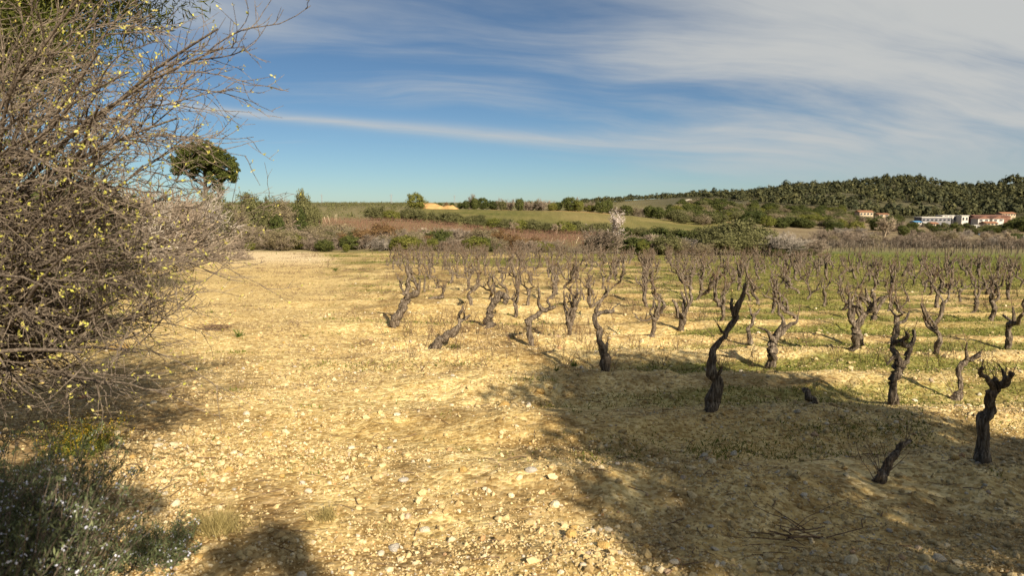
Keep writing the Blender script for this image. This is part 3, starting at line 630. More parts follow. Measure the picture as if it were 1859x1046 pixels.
TV('upright knotty vine on two short legs, right of the broad one',
   [(1565, 628, 9), (1562, 612, 10), (1556, 594, 9), (1549, 576, 9), (1550, 560, 10)],
   [[(1561, 613, 8), (1553, 619, 6), (1550, 629, 6)], [(1550, 560, 7), (1551, 544, 4), (1555, 532, 3)], [(1550, 560, 6), (1560, 552, 5), (1566, 545, 3)]], seed=14)
TV('dark forked vine at the right edge of the picture',
   [(1829, 627, 11), (1831, 606, 10), (1831, 588, 10), (1833, 578, 11)],
   [[(1833, 578, 8), (1824, 570, 6), (1815, 562, 4)], [(1833, 578, 8), (1842, 572, 6), (1849, 560, 4)], [(1833, 578, 6), (1834, 562, 4), (1831, 548, 3)]], seed=15)
TV('vine with two arms in a wide fork, right of the centre line',
   [(1583, 586, 9), (1588, 572, 8), (1584, 560, 8)],
   [[(1584, 560, 7), (1576, 549, 6), (1572, 537, 5), (1570, 522, 3)], [(1587, 566, 7), (1596, 556, 6), (1603, 545, 5), (1612, 535, 3)]], seed=16)
TV('old vine log lying tilted on the upper rim of the shadow', [(1482, 741, 12), (1470, 728, 13), (1456, 717, 11)], [], seed=17)

def generic_vine(seed, q=1.0):
    g = np.random.default_rng(100 + seed); h = g.uniform(.22, .42); lean = g.normal(0, .30, 2)
    T = grow(g, np.array([[0, 0, -.06]]), np.array([[lean[0], lean[1], 1]]), h + .06, 6, .24, .12)[0]; r0 = g.uniform(.030, .046)
    trunk = vine_tube(g, T, np.array([1.4, 1.05, .95, 1, .95]) * r0, int(18 * q), max(int(9 * q), 5), .11); n = int(g.integers(2, 5)); a0 = g.uniform(0, 6.28); arms, tips = [], []
    for i in range(n):
        a = a0 + i * 6.28 / n + g.normal(0, .5); D = np.array([[math.cos(a) * .7, math.sin(a) * .7, .8]])
        A = grow(g, T[-1:] - np.array([[0, 0, .02]]), D, g.uniform(.35, .68), 8, .46, .34)[0]; arms.append(vine_tube(g, A, np.array([.66, .55, .48, .42, .40, .26]) * r0, int(18 * q), max(int(6 * q), 4), .14)); tips += [A[-1], A[-2], A[4], A[5]]
        for _ in range(int(g.integers(1, 4))):
            B = grow(g, A[int(g.integers(2, 7))][None], np.array([[g.normal(0, .6), g.normal(0, .6), .9]]), g.uniform(.08, .28), 5, .35, .25)[0]; arms[-1] = merge([arms[-1], vine_tube(g, B, np.array([.36, .31, .3, .2]) * r0, int(9 * q), max(int(5 * q), 3), .14)]); tips.append(B[-1])
    sh = shoots(g, np.array(tips), int(g.integers(16, 40)), .26, .45)
    return trunk, arms, sh
VGL = [generic_vine(i, .42) for i in range(14)]
NV = 14; VG = [generic_vine(i) for i in range(NV)]
V_tr = [mesh_np('trunk', *v[0], True, M['vine']) for v in VG]; V_arm = [[mesh_np('arm', *a, True, M['vine']) for a in v[1]] for v in VG]
V_sh = [mesh_np('cane', *v[2], True, M['cane']) for v in VG]
V_all = []
for v in VG:
    me = mesh_np('grape_vine', *merge([v[0], *v[1], v[2]]), True, M['vine']); me.materials.append(M['cane'])
    nv_ = len(v[0][1]) + sum(len(a[1]) for a in v[1]); mi = np.zeros(len(me.polygons), np.int32); mi[nv_:] = 1; me.polygons.foreach_set('material_index', mi); V_all.append(me)
ORD = ['first', 'second', 'third', 'fourth', 'fifth', 'sixth', 'seventh', 'eighth', 'ninth', 'tenth', 'eleventh', 'twelfth', 'thirteenth', 'fourteenth', 'fifteenth', 'sixteenth', 'seventeenth', 'eighteenth', 'nineteenth', 'twentieth']
TENS = {2: 'twenty', 3: 'thirty', 4: 'forty', 5: 'fifty', 6: 'sixty', 7: 'seventy', 8: 'eighty', 9: 'ninety'}
def ordw(i):
    if i < 20: return ORD[i]
    if i >= 99: return 'hundred and ' + ordw(i - 100) if i > 99 else 'hundredth'
    t, u = divmod(i + 1, 10); return (TENS[t][:-1] + 'ieth') if u == 0 else TENS[t] + ' ' + ORD[u - 1]
def vine_grid():
    g = np.random.default_rng(23); spots = []
    for r in range(5, 41):
        yr = r * PITCHR
        for c in range(-22, 50):
            x0 = c * 1.36 + .2 * (yr - 8) + (.0 if r % 2 else .0) + .35; x = x0 + g.normal(0, .13); y = yr + .05 * x + g.normal(0, .13)
            if y < 8.6 or y > 59 - 8 * float(sst(x / y, .02, .16)) + .05 * x or not abs(x) < .78 * y: continue
            if x < track_edge(y) + 1.0 + g.normal(0, .5) + .13 * max(y - 12, 0): continue
            if y < 13 and x < -1.6: continue
            if x / y > .36 and y > 43 - 6 * (x / y - .36): continue
            if any((x - a) ** 2 + (y - b) ** 2 < 1.0 for a, b in near_bases): continue
            if g.random() < .07: continue
            spots.append((y, x, r))
    spots.sort(); ind = spots[:283]; rest = spots[283:]
    byrow = {}
    for y, x, r in ind: byrow.setdefault(r, []).append((x, y))
    for ri, r in enumerate(sorted(byrow)):
        for ci, (x, y) in enumerate(sorted(byrow[r])):
            k = int(g.integers(NV)); p = (x, y, zf(x, y) - .01); s = g.uniform(.78, 1.12) * (1.0 if y < 30 else 1.05); sc = (s * 1.05, s * 1.05, s * g.uniform(.88, 1.15)); rz = g.uniform(0, 6.28)
            lab = 'gnarled bush vine, %s from left in %s full row' % (ordw(ci), ordw(ri))
            if y < 22:
                e = link('grape_vine', None, None, p, rz, sc); link('trunk', V_tr[k], e)
                for a in V_arm[k]: link('arm', a, e)
                tag(link('cane', V_sh[k], e), kind='stuff')
            else: e = link('grape_vine', V_all[k], None, p, rz, sc)
            tag(e, lab, 'vine', 'old bush vines in the field')
    parts0, parts1 = [], []
    for y, x, r in rest:
        k = int(g.integers(NV)); a = g.uniform(0, 6.28); s = g.uniform(.85, 1.25); p = np.array([x, y, zf(x, y)]); c_, s_ = math.cos(a), math.sin(a); Rm = np.array([[c_, s_, 0], [-s_, c_, 0], [0, 0, 1]]) * s
        vt = merge([VGL[k][0], *VGL[k][1]]); parts0.append((vt[0] @ Rm + p, vt[1])); sv, sf = VGL[k][2]; nh = len(sv) // 40; parts1.append((sv[:20 * nh] @ Rm + p, sf[:16 * nh]))
    A, B = merge(parts0), merge(parts1); V, F = merge([A, B]); me = mesh_np('far_grape_vines', V, F, True, M['vine']); me.materials.append(M['cane'])
    mi = np.zeros(len(F), np.int32); mi[len(A[1]):] = 1; me.polygons.foreach_set('material_index', mi)
    tag(link('far_grape_vines', me), 'crowded bare bush vines in the far rows of the field', 'vines', kind='stuff'); return len(ind), len(rest)
n_vines = vine_grid()

# ------------------------------------------------------------------ shrubs and trees (unit meshes, scaled when placed)
def foliage(seed, mat, nclump, per, leaf, flat=1.0, shell=.55, aspect=.55, cl=.13, taper_top=0.0):
    """crown about 1 wide, 1 high, base at z=0"""
    g = np.random.default_rng(seed); d = unit(g.normal(size=(nclump, 3))); rad = g.uniform(shell, 1, nclump) ** .6
    lump = 1 + .30 * (fbm(d[:, 0] * 2 + 5, d[:, 1] * 2 + d[:, 2] * 2, seed, 2) - .5) * 2
    C = d * (rad * lump)[:, None] * np.array([.44, .44, .46 * flat]); C[:, 2] += .47; C[:, :2] *= (1 - taper_top * np.clip(C[:, 2:3], 0, 1))
    N = nclump * per; off = unit(g.normal(size=(N, 3))) * (g.random((N, 1)) ** .45) * cl * np.repeat(g.uniform(.6, 1.3, nclump), per)[:, None]
    L = np.repeat(C, per, 0) + off; L[:, 2] = np.maximum(L[:, 2], .0); out = unit(off + (L - np.array([0, 0, .4])) * .25)
    return mesh_np('crown', *leaves(g, L, g.uniform(.6, 1.3, N) * leaf, aspect, out, .5, True), False, mat)
def stems(seed, mat, n, r, spread, h=.6, lv=1):
    g = np.random.default_rng(seed); P0 = np.zeros((n, 3)); P0[:, :2] = g.normal(0, .015 * (n > 1), (n, 2)); P0[:, 2] = -.04
    D = np.stack([g.normal(0, spread, n), g.normal(0, spread, n), np.ones(n)], 1); P = grow(g, P0, D, np.full(n, h), 6, .14, .05); rr = taper(np.full(n, r), 6, .4); out = [tubes(P, rr, 6)]
    for _ in range(lv):
        s, d, q = sprout(g, P, rr, 4, .3, 1, .7, .6); P = grow(g, s, d, g.uniform(.5, 1, len(s)) * h * .55, 5, .18, .05); rr = taper(q, 5, .3); out.append(tubes(P, rr, 4))
    return mesh_np('trunk', *merge(out), True, mat)
def twiggy(seed, mat, n0, lv, h, spread, r, wig=.2, grav=.06, thin=2.4):
    """leafless shrub, about 1 high"""
    g = np.random.default_rng(seed); P0 = np.zeros((n0, 3)); P0[:, :2] = g.normal(0, .07, (n0, 2)); P0[:, 2] = -.03
    D = np.stack([g.normal(0, spread, n0), g.normal(0, spread, n0), np.ones(n0)], 1); P = grow(g, P0, D, g.uniform(.6, 1, n0) * h, 6, wig, grav); rr = taper(np.full(n0, r), 6, .5); out = [tubes(P, rr, 4)]
    for l in range(lv):
        s, d, q = sprout(g, P, rr, 5, .25, 1, .75, .62); P = grow(g, s, d, g.uniform(.35, .8, len(s)) * h * .5 * .68 ** l, 4, wig, grav); P[..., 2] = np.maximum(P[..., 2], .01); rr = taper(np.maximum(q, .0022 * thin), 4, .6); out.append(tubes(P, rr, 3))
    return mesh_np('branches', *merge(out), False, mat)
PROTO = {}
def variants(kind, n, crown_fn, trunk_fn): PROTO[kind] = [(crown_fn(i) if crown_fn else None, trunk_fn(i) if trunk_fn else None) for i in range(n)]
variants('olive', 4, lambda i: foliage(200 + i, M['olive'], 150, 42, 0.058, 1, .45, .45, .12), lambda i: stems(210 + i, M['trunk'], 3, .022, .25))
variants('oak', 4, lambda i: foliage(220 + i, M['oak'], 140, 42, 0.061, 1, .55, .6, .115), lambda i: stems(230 + i, M['trunk'], 3, .02, .25))
variants('bright', 3, lambda i: foliage(240 + i, M['bright'], 120, 42, 0.058, 1, .5, .55, .12), lambda i: stems(250 + i, M['trunk'], 4, .016, .3))
variants('rust', 2, lambda i: foliage(260 + i, M['rust'], 90, 45, .05, 1, .3, .5, .12), lambda i: stems(265 + i, M['trunk'], 4, .015, .35))
variants('dry', 4, lambda i: foliage(270 + i, M['drybush'], 120, 40, .05, 1, .3, .35, .13), lambda i: twiggy(280 + i, M['bare'], 14, 2, .8, .5, .010))
variants('bare', 3, None, lambda i: twiggy(290 + i, M['bare'], 13, 3, .75, .45, .012))
variants('bare_grey', 2, None, lambda i: twiggy(300 + i, M['bare_grey'], 13, 3, .75, .42, .012))
variants('bare_tree', 2, None, lambda i: twiggy(310 + i, M['bare_pale'], 2, 4, .62, .16, .022, .16, .05))
variants('pine', 3, lambda i: foliage(320 + i, M['pine'], 170, 80, .045, .95, .5, .22, .105), lambda i: stems(330 + i, M['trunk'], 1, .035, .08, .75, 2))
DESC = {'olive': ('grey_green_shrub', 'grey green leafy shrub', 'shrub'), 'oak': ('evergreen_bush', 'dark evergreen bush', 'bush'), 'bright': ('green_bush', 'yellow green bush', 'bush'),
        'rust': ('rusty_bush', 'rusty brown bush', 'bush'), 'dry': ('dry_shrub', 'dry beige shrub', 'shrub'), 'bare': ('bare_shrub', 'leafless brown shrub', 'shrub'),
        'bare_grey': ('bare_grey_shrub', 'leafless grey shrub', 'shrub'), 'bare_tree': ('bare_tree', 'leafless pale tree', 'tree'), 'pine': ('pine_tree', 'dark pine tree', 'tree')}
gp = np.random.default_rng(77)
def plant(kind, px, depth, hpx, wpx, label, group=None, name=None, sink=.0, top=None):
    """hpx, wpx: size in photo pixels"""
    p = at(px, depth); k = int(gp.integers(len(PROTO[kind]))); c, t = PROTO[kind][k]
    if top is not None:                                       # top edge in photo pixels
        h = unproj(px, top, depth)[2] - p[2]
    else: h = hpx / FPX * depth
    w = wpx / FPX * depth; nm, _, cat = DESC[kind]; p[2] -= sink
    e = link(name or nm, None if c else t, None, p, gp.uniform(0, 6.28), (w, w, h))
    if c: link('trunk', t, e); link('crown', c, e)
    return tag(e, label, cat, group)
def belt(items, where, group):
    """items: (kind, px, depth, hpx, wpx, top); ordinal labels from left to right"""
    items = sorted(items, key=lambda i: i[1]); seen = {}
    for kind, px, d, h, w, top in items:
        n = seen.get(kind, 0); seen[kind] = n + 1
        plant(kind, px, d, h, w, '%s, %s from left %s' % (DESC[kind][1], ordw(n), where), group, top=top)
J = lambda s: float(gp.normal(0, s))
# scrub strip between the old vineyard and the trellised one
it = []
for k in range(120):
    px = 425 + 610 * (k / 119) + J(9); d = 62 + abs(J(4)) + (7 if k % 2 else 0)
    kind = ['bare', 'dry', 'bare_grey', 'dry', 'bare', 'rust', 'oak', 'bare', 'dry', 'bright'][int(gp.integers(10))]
    fall = 1 - .55 * sst(px, 880, 1040); hh = gp.uniform(20, 44) * float(fall) * (.75 if kind in ('oak', 'bright') else 1); it.append((kind, px, d, hh, hh * gp.uniform(1.2, 1.9), None))
it += [('oak', 802, 64, 40, 34, None), ('bright', 786, 63, 26, 26, None), ('olive', 812, 66, 36, 30, None), ('bright', 755, 63, 24, 24, None), ('bright', 718, 63, 26, 26, None), ('rust', 622, 67, 30, 34, None), ('oak', 875, 64, 28, 40, None), ('olive', 920, 70, 24, 22, None),
       ('bright', 411, 63, 22, 26, None), ('oak', 424, 63, 20, 20, None), ('bright', 628, 61, 16, 14, None)]
belt(it, 'in the scrub strip', 'shrubs of the scrub strip')
# left thicket and shrubs near the lone pine
for a in [('bare', 300, 40, 0, 190, 318, 'tangled leafless thicket directly behind the budding thorn bush'), ('bare', 235, 34, 0, 210, 300, 'leafless thicket hidden deep behind the budding thorn bush'),
          ('bare_grey', 352, 46, 0, 130, 318, 'grey leafless thicket in front of the lone pine'), ('oak', 110, 22, 0, 300, 320, 'dark evergreen bush showing through the thorn bush'),
          ('oak', 20, 9.5, 0, 330, 250, 'dark evergreen bush filling the left edge behind the thorn bush'), ('bare_grey', 190, 30, 0, 170, 262, 'pale grey leafless shrub rising behind the thorn bush'), ('olive', 398, 66, 0, 66, 344, 'dense dark green shrub right under the lone pine'), ('dry', 428, 70, 0, 60, 365, 'dry beige shrub on the bank right of the lone pine'),
          ('olive', 460, 76, 0, 56, 344, 'round grey green shrub with dark foot on the bank'), ('olive', 492, 80, 0, 50, 352, 'shrub of dull green on the bank, second from the tall pointed one'), ('dry', 515, 80, 0, 62, 358, 'brownish shrub on the bank left of the tall pointed one'),
          ('bare', 512, 84, 0, 34, 344, 'bare twiggy shrub sticking up behind the bank'), ('olive', 552, 84, 0, 40, 341, 'tall pointed grey green shrub at the right end of the bank'), ('oak', 540, 82, 0, 44, 372, 'low dark bush in front of the tall pointed shrub'), ('olive', 572, 86, 0, 30, 368, 'small grey green shrub at the foot of the tall pointed one'),
          ('oak', 505, 72, 0, 30, 384, 'small dark bush low on the bank by the leaning posts'), ('dry', 470, 66, 0, 60, 405, 'dry grass like shrub at the end of the track')]:
    plant(a[0], a[1], a[2], a[3], a[4], a[6], 'shrubs of the bank by the lone pine', top=a[5])
# olive row below the meadow
it = []
for k in range(17):
    px = 690 + 25.5 * k + J(4); d = 196 + J(3); hh = gp.uniform(21, 28); it.append((['olive', 'olive', 'bright', 'olive'][int(gp.integers(4))], px, d, hh, hh * gp.uniform(1.35, 1.9), None))
for k in range(9):
    px = 1110 + 24 * k + J(5); hh = gp.uniform(16, 24); it.append((['olive', 'oak', 'olive'][int(gp.integers(3))], px, 200 + J(4), hh, hh * 1.8, None))
it += [('bare_tree', 935, 192, 34, 30, None), ('bare_tree', 968, 205, 26, 24, None), ('bare_tree', 1008, 192, 34, 34, None), ('bare', 1070, 205, 22, 24, None)]
belt(it, 'in row below meadow', 'trees of the row below the meadow')
# hedge along the top of the meadow
it = []
for px, kind, hh, w in [(769, 'oak', 6, 9), (778, 'oak', 7, 8), (786, 'dry', 5, 9), (793, 'oak', 9, 10), (800, 'oak', 11, 10), (811, 'rust', 13, 10), (822, 'oak', 12, 10), (836, 'oak', 12, 12), (847, 'oak', 16, 17), (857, 'bare', 32, 22), (862, 'oak', 22, 16), (878, 'oak', 22, 26), (897, 'oak', 18, 22), (908, 'bare', 26, 18), (912, 'olive', 18, 18), (927, 'bare', 24, 20), (943, 'oak', 24, 18), (958, 'bare', 22, 22),
                        (962, 'oak', 18, 22), (977, 'olive', 20, 20), (984, 'bare', 27, 22), (998, 'bare', 22, 20), (1003, 'bright', 15, 20), (1012, 'oak', 16, 18), (1035, 'oak', 26, 34), (1041, 'bare', 30, 22), (1050, 'bright', 22, 20), (1068, 'bare', 24, 22), (1070, 'bright', 14, 24), (1090, 'oak', 23, 24), (1103, 'oak', 27, 20), (1122, 'bare', 18, 24),
                        (1135, 'oak', 20, 26), (1150, 'dry', 18, 24), (1165, 'bare', 20, 26), (1178, 'oak', 24, 26), (1192, 'oak', 22, 28), (1215, 'oak', 22, 30), (1228, 'olive', 18, 22), (1243, 'oak', 20, 26), (1257, 'oak', 22, 28), (1276, 'dry', 14, 20), (1290, 'oak', 16, 26), (1305, 'olive', 15, 22)]:
    it.append((kind, px, 336 + J(3), hh, w, None))
belt(it, 'in hedge above meadow', 'bushes of the hedge above the meadow')
plant('bright', 757, 318, 34, 38, 'big round yellow green tree standing alone on the skyline', name='round_tree', top=348)
# scrub slope to the right of the meadow
it = []
for k in range(230):
    px = gp.uniform(1215, 1560); d = gp.uniform(300, 560); hh = gp.uniform(3.0, 6.0) / d * FPX; it.append((['oak', 'oak', 'olive', 'bright', 'dry', 'oak'][int(gp.integers(6))], px, d, hh, hh * gp.uniform(1.3, 2.0), None))
belt(it, 'on the scrubby slope', 'bushes on the scrubby slope')
# group of trees at the far edge of the vineyard
for a in [('oak', 1118, 72, 0, 44, 416, 'dark bush just behind the almond trunk'), ('oak', 1190, 74, 0, 50, 414, 'dark bush behind the leafless shrub right of the almond'), ('olive', 1290, 72, 0, 60, 408, 'grey green shrub behind the left half of the olive clump'), ('olive', 1378, 72, 0, 56, 410, 'grey green shrub behind the first silvery shrub'),
          ('bare', 1092, 62, 0, 60, 405, 'leafless shrub left of the blossoming almond tree'), ('oak', 1088, 64, 0, 50, 428, 'dark bush at the left foot of the almond tree'), ('oak', 1155, 63, 0, 56, 432, 'dark green bush at the right foot of the almond tree'), ('bright', 1168, 62, 0, 22, 436, 'light green pointed bush right of the almond tree'),
          ('bare', 1180, 66, 0, 60, 418, 'leafless brown shrub between almond tree and round green shrub'), ('olive', 1207, 62, 0, 54, 426, 'round green shrub right of the almond tree'), ('dry', 1232, 63, 0, 44, 432, 'tawny shrub beside the round green one'), ('bare_grey', 1246, 66, 0, 40, 428, 'silvery leafless shrub in the gap before the big olive'),
          ('oak', 1225, 74, 0, 50, 418, 'dark evergreen bush behind the tawny shrub'), ('oak', 1262, 76, 0, 44, 420, 'dark evergreen bush behind the silvery shrub'), ('dry', 1275, 62, 0, 36, 440, 'low dry shrub left of the big olive'), ('olive', 1308, 64, 0, 74, 418, 'left half of the big olive clump, low and dark'),
          ('olive', 1338, 68, 0, 88, 396, 'tallest grey green olive at the far edge of the field'), ('olive', 1362, 66, 0, 60, 418, 'olive shrub leaning on the right of the tallest olive'), ('bare_grey', 1398, 66, 0, 70, 414, 'big silvery leafless shrub right of the olive clump'), ('bare_grey', 1430, 65, 0, 66, 416, 'second silvery leafless shrub right of the olive clump'),
          ('bare', 1452, 70, 0, 50, 420, 'brown leafless shrub behind the silvery ones'), ('oak', 1413, 63, 0, 26, 452, 'small dark bush at the foot of the silvery shrubs'), ('bare', 1482, 68, 0, 40, 428, 'round leafless shrub at the right end of the tree group'), ('oak', 1462, 64, 0, 24, 450, 'small dark bush at the right end of the tree group')]:
    plant(a[0], a[1], a[2], a[3], a[4] * 1.22, a[6], 'trees at the far edge of the vineyard', top=a[5] - 2)
# valley to the right
it = []
for k in range(70):
    px = gp.uniform(1480, 1900); d = gp.uniform(125, 290); kind = ['bare', 'bare', 'bare_grey', 'dry', 'bare', 'bare_tree', 'oak'][int(gp.integers(7))]; hh = gp.uniform(2.0, 4.2) / d * FPX; it.append((kind, px, d, hh, hh * gp.uniform(1.0, 1.6), None))
for px in (1520, 1560, 1640, 1675, 1712, 1748, 1790, 1822, 1850): it.append(('bare', px + J(6), 112 + J(4), gp.uniform(18, 30), gp.uniform(26, 40), None))
belt(it, 'in the brown valley', 'shrubs and trees of the valley')
plant('bare_tree', 1601, 240, 64, 58, 'tall pale leafless tree standing in front of the pine hill', name='bare_tree')
it = []
for k in range(62):
    px = gp.uniform(1590, 1900); d = gp.uniform(300, 480); hh = gp.uniform(3.5, 7) / d * FPX
    if 1645 < px < 1850: d = gp.uniform(290, 345); hh = gp.uniform(7, 13)
    it.append((['oak', 'pine', 'oak', 'olive', 'bare'][int(gp.integers(5))], px, d, hh, hh * gp.uniform(1.0, 1.5), None))
for k in range(22): px = 1775 + 125 * gp.random(); d = 345 + J(10); hh = gp.uniform(9, 13) + 13 * float(sst(px, 1815, 1850)); it.append((['oak', 'olive', 'oak'][int(gp.integers(3))], px, d, hh, hh * 1.7, None))
for k in range(12): it.append((['oak', 'olive', 'bare'][k % 3], 1545 + 7 * k + J(3), 425 + J(8), 0, gp.uniform(14, 22), 391 + J(2)))
for k in range(20): it.append((['oak', 'olive', 'pine', 'bare'][k % 4], 1650 + 6.5 * k + J(3), 385 + J(8), 0, gp.uniform(9, 16), 405 + J(2)))
belt(it, 'by the village', 'trees around the village')
# blossoming almond tree
def almond():
    g = np.random.default_rng(41); p = at(1121, 62.5); H = unproj(1121, 383, 62.5)[2] - p[2]; e = tag(link('almond_tree', None, None, p), 'almond tree with pale pink blossom at the far edge of the vineyard', 'tree')
    T = grow(g, np.array([[0, 0, -.1]]), np.array([[0, 0, 1.]]), H * .62, 8, .05, .05); r = taper([.11], 8, .5); parts = [tubes(T, r, 8)]; P, rr = T, r; allp = []
    for l, (n, L, a) in enumerate([(13, H * .34, .75), (5, H * .18, .6), (4, H * .10, .6)]):
        s, d, q = sprout(g, P, rr, n, .38 if l == 0 else .3, 1, a, .55); P = grow(g, s, d, g.uniform(.6, 1.1, len(s)) * L, 6, .14, .14); rr = taper(np.maximum(q, .010), 6, .5); parts.append(tubes(P, rr, 4)); allp.append(P[:, 1:].reshape(-1, 3))
    link('trunk', mesh_np('trunk', *parts[0], True, M['trunk']), e); link('branches', mesh_np('branches', *merge(parts[1:]), False, M['bare']), e)
    C = np.concatenate(allp[1:]); C = C[g.random(len(C)) < np.where(C[:, 2] > H * .55, .55, .25)]; C = np.repeat(C, 2, 0) + g.normal(0, .05, (len(C) * 2, 3))
    tag(link('blossom', mesh_np('blossom', *leaves(g, C, g.uniform(.05, .10, len(C)), .9), False, M['petal_white']), e), kind='stuff')
almond()

# ------------------------------------------------------------------ pines
def pine(px, depth, top, width_px, label, crown_lo, seed, lean=0, base=None, leaf=.16, n_cl=330, flat=.8, name='pine_tree', per=55, lobes=None, asp=.16, facing=False, crs=1.0):
    g = np.random.default_rng(seed); p = at(px, depth) if base is None else np.array([base[0], base[1], zf(*base)])
    zt = (unproj(px, top, depth)[2] if px is not None else top) - p[2]; zl = (unproj(px, crown_lo, depth)[2] if px is not None else crown_lo) - p[2]
    w = width_px / FPX * depth if px is not None else width_px; rx, rz = w / 2, (zt - zl) / 2; cz = (zt + zl) / 2
    e = tag(link(name, None, None, p), label, 'tree')
    T = grow(g, np.array([[0, 0, -.2]]), np.array([[lean, 0, 1.]]), cz + rz * .5, 9, .05, .08); r = taper([.028 * zt + .04], 9, .35); parts = [tubes(T, r, 10, .06, seed)]
    s, d, q = sprout(g, T, r, 26, .45, 1, 1.0, .5); P = grow(g, s, d, g.uniform(.5, 1, len(s)) * rx * 1.05, 7, .16, .08); rr = taper(q, 7, .3); parts.append(tubes(P, rr, 5)); s2, d2, q2 = sprout(g, P, rr, 5, .3, 1, .7, .5); P2 = grow(g, s2, d2, g.uniform(.3, .7, len(s2)) * rx * .5, 5, .16, .1); parts.append(tubes(P2, taper(q2, 5, .3), 4))
    link('trunk', mesh_np('trunk', *merge(parts), True, M['trunk']), e)
    if lobes is None:                                         # crown as a handful of unequal lobes
        q = unit(g.normal(size=(9, 3))) * g.uniform(.25, .62, (9, 1)); lobes = [(0, 0, .1, .62)] + [(a_, b_, c_, r_) for (a_, b_, c_), r_ in zip(q, g.uniform(.28, .48, 9))]
    lb = np.array(lobes); pick = g.choice(len(lb), n_cl, p=lb[:, 3] ** 2 / (lb[:, 3] ** 2).sum()); dd = unit(g.normal(size=(n_cl, 3))); rad = g.uniform(.2, 1, n_cl) ** .45
    C = (lb[pick, :3] + dd * (rad * lb[pick, 3])[:, None]) * np.array([rx, rx, rz]) + np.array([T[-1][-1][0] * .5, 0, cz]); cr = g.uniform(.09, .19, len(C)) * rx * crs
    N = len(C) * per; off = unit(g.normal(size=(N, 3))) * (g.random((N, 1)) ** .4) * np.repeat(cr, per)[:, None] * np.array([1, 1, flat]); off[:, 2] += .12 * np.repeat(cr, per)
    L = np.repeat(C, per, 0) + off; out = unit(off + np.array([0, 0, .3 * leaf]))
    link('crown', mesh_np('crown', *leaves(g, L, g.uniform(.6, 1.3, N) * leaf, asp, out, .5, facing), False, M['pine']), e); return e
pine(376, 86, 252, 126, 'lone umbrella shaped pine beside the end of the track', 350, 51, .05, leaf=.24, n_cl=400, per=110, asp=.55, facing=True, crs=.72,
     lobes=[(-.10, 0, .36, .62), (-.55, 0, .25, .40), (.35, .1, .15, .52), (.1, -.3, .25, .5), (.1, .3, .25, .5), (.68, 0, -.15, .30), (.82, -.1, -.42, .20), (.35, 0, -.45, .28), (.45, 0, -.85, .16), (-.45, -.1, -.15, .34)])
pine(None, None, 8.4, 7.8, 'large pine rising behind the budding thorn bush', 3.0, 52, base=(-9.7, 12.2), leaf=.20, n_cl=760, per=130, asp=.11,
     lobes=[(0, 0, .12, .72), (.58, -.2, .25, .42), (.70, 0, -.12, .32), (.30, -.3, -.42, .40), (.55, .1, .6, .42), (.1, -.5, -.1, .5), (-.3, 0, -.5, .45), (.15, 0, -.72, .28), (.5, -.3, -.62, .34), (.78, -.1, .1, .3)])
# trees beside and behind the camera that throw the shadows on the ground; the last two are added for shade
pine(None, None, 5.6, 4.4, 'pine beside the viewpoint casting the big shadow on the vineyard', 1.5, 53, base=(5.35, -.15), leaf=.17, n_cl=300, per=62, asp=.3)
pine(None, None, 4.6, 3.8, 'second pine behind the viewpoint casting the right hand shade', .8, 54, base=(6.7, -.6), leaf=.17, n_cl=220, per=60, asp=.3)
pine(None, None, 5.0, 3.2, 'third pine behind the viewpoint dappling the gravel on the right', 2.1, 57, base=(4.7, -2.35), leaf=.14, n_cl=130, per=55, asp=.3)
pine(None, None, 4.4, 1.0, 'unseen slender pine added behind the viewpoint to shade the gravel tuft', 3.4, 55, base=(1.9, -3.5), leaf=.10, n_cl=40, per=70, asp=.3)  # unseen, added to cast a patch taken for the viewer's own shadow
pine(None, None, 5.0, 2.3, 'unseen young pine added behind the viewpoint to shade the rosemary', 3.0, 58, base=(.66, -3.2), leaf=.10, n_cl=110, per=80, asp=.3)  # unseen, put in to keep the rosemary corner dark

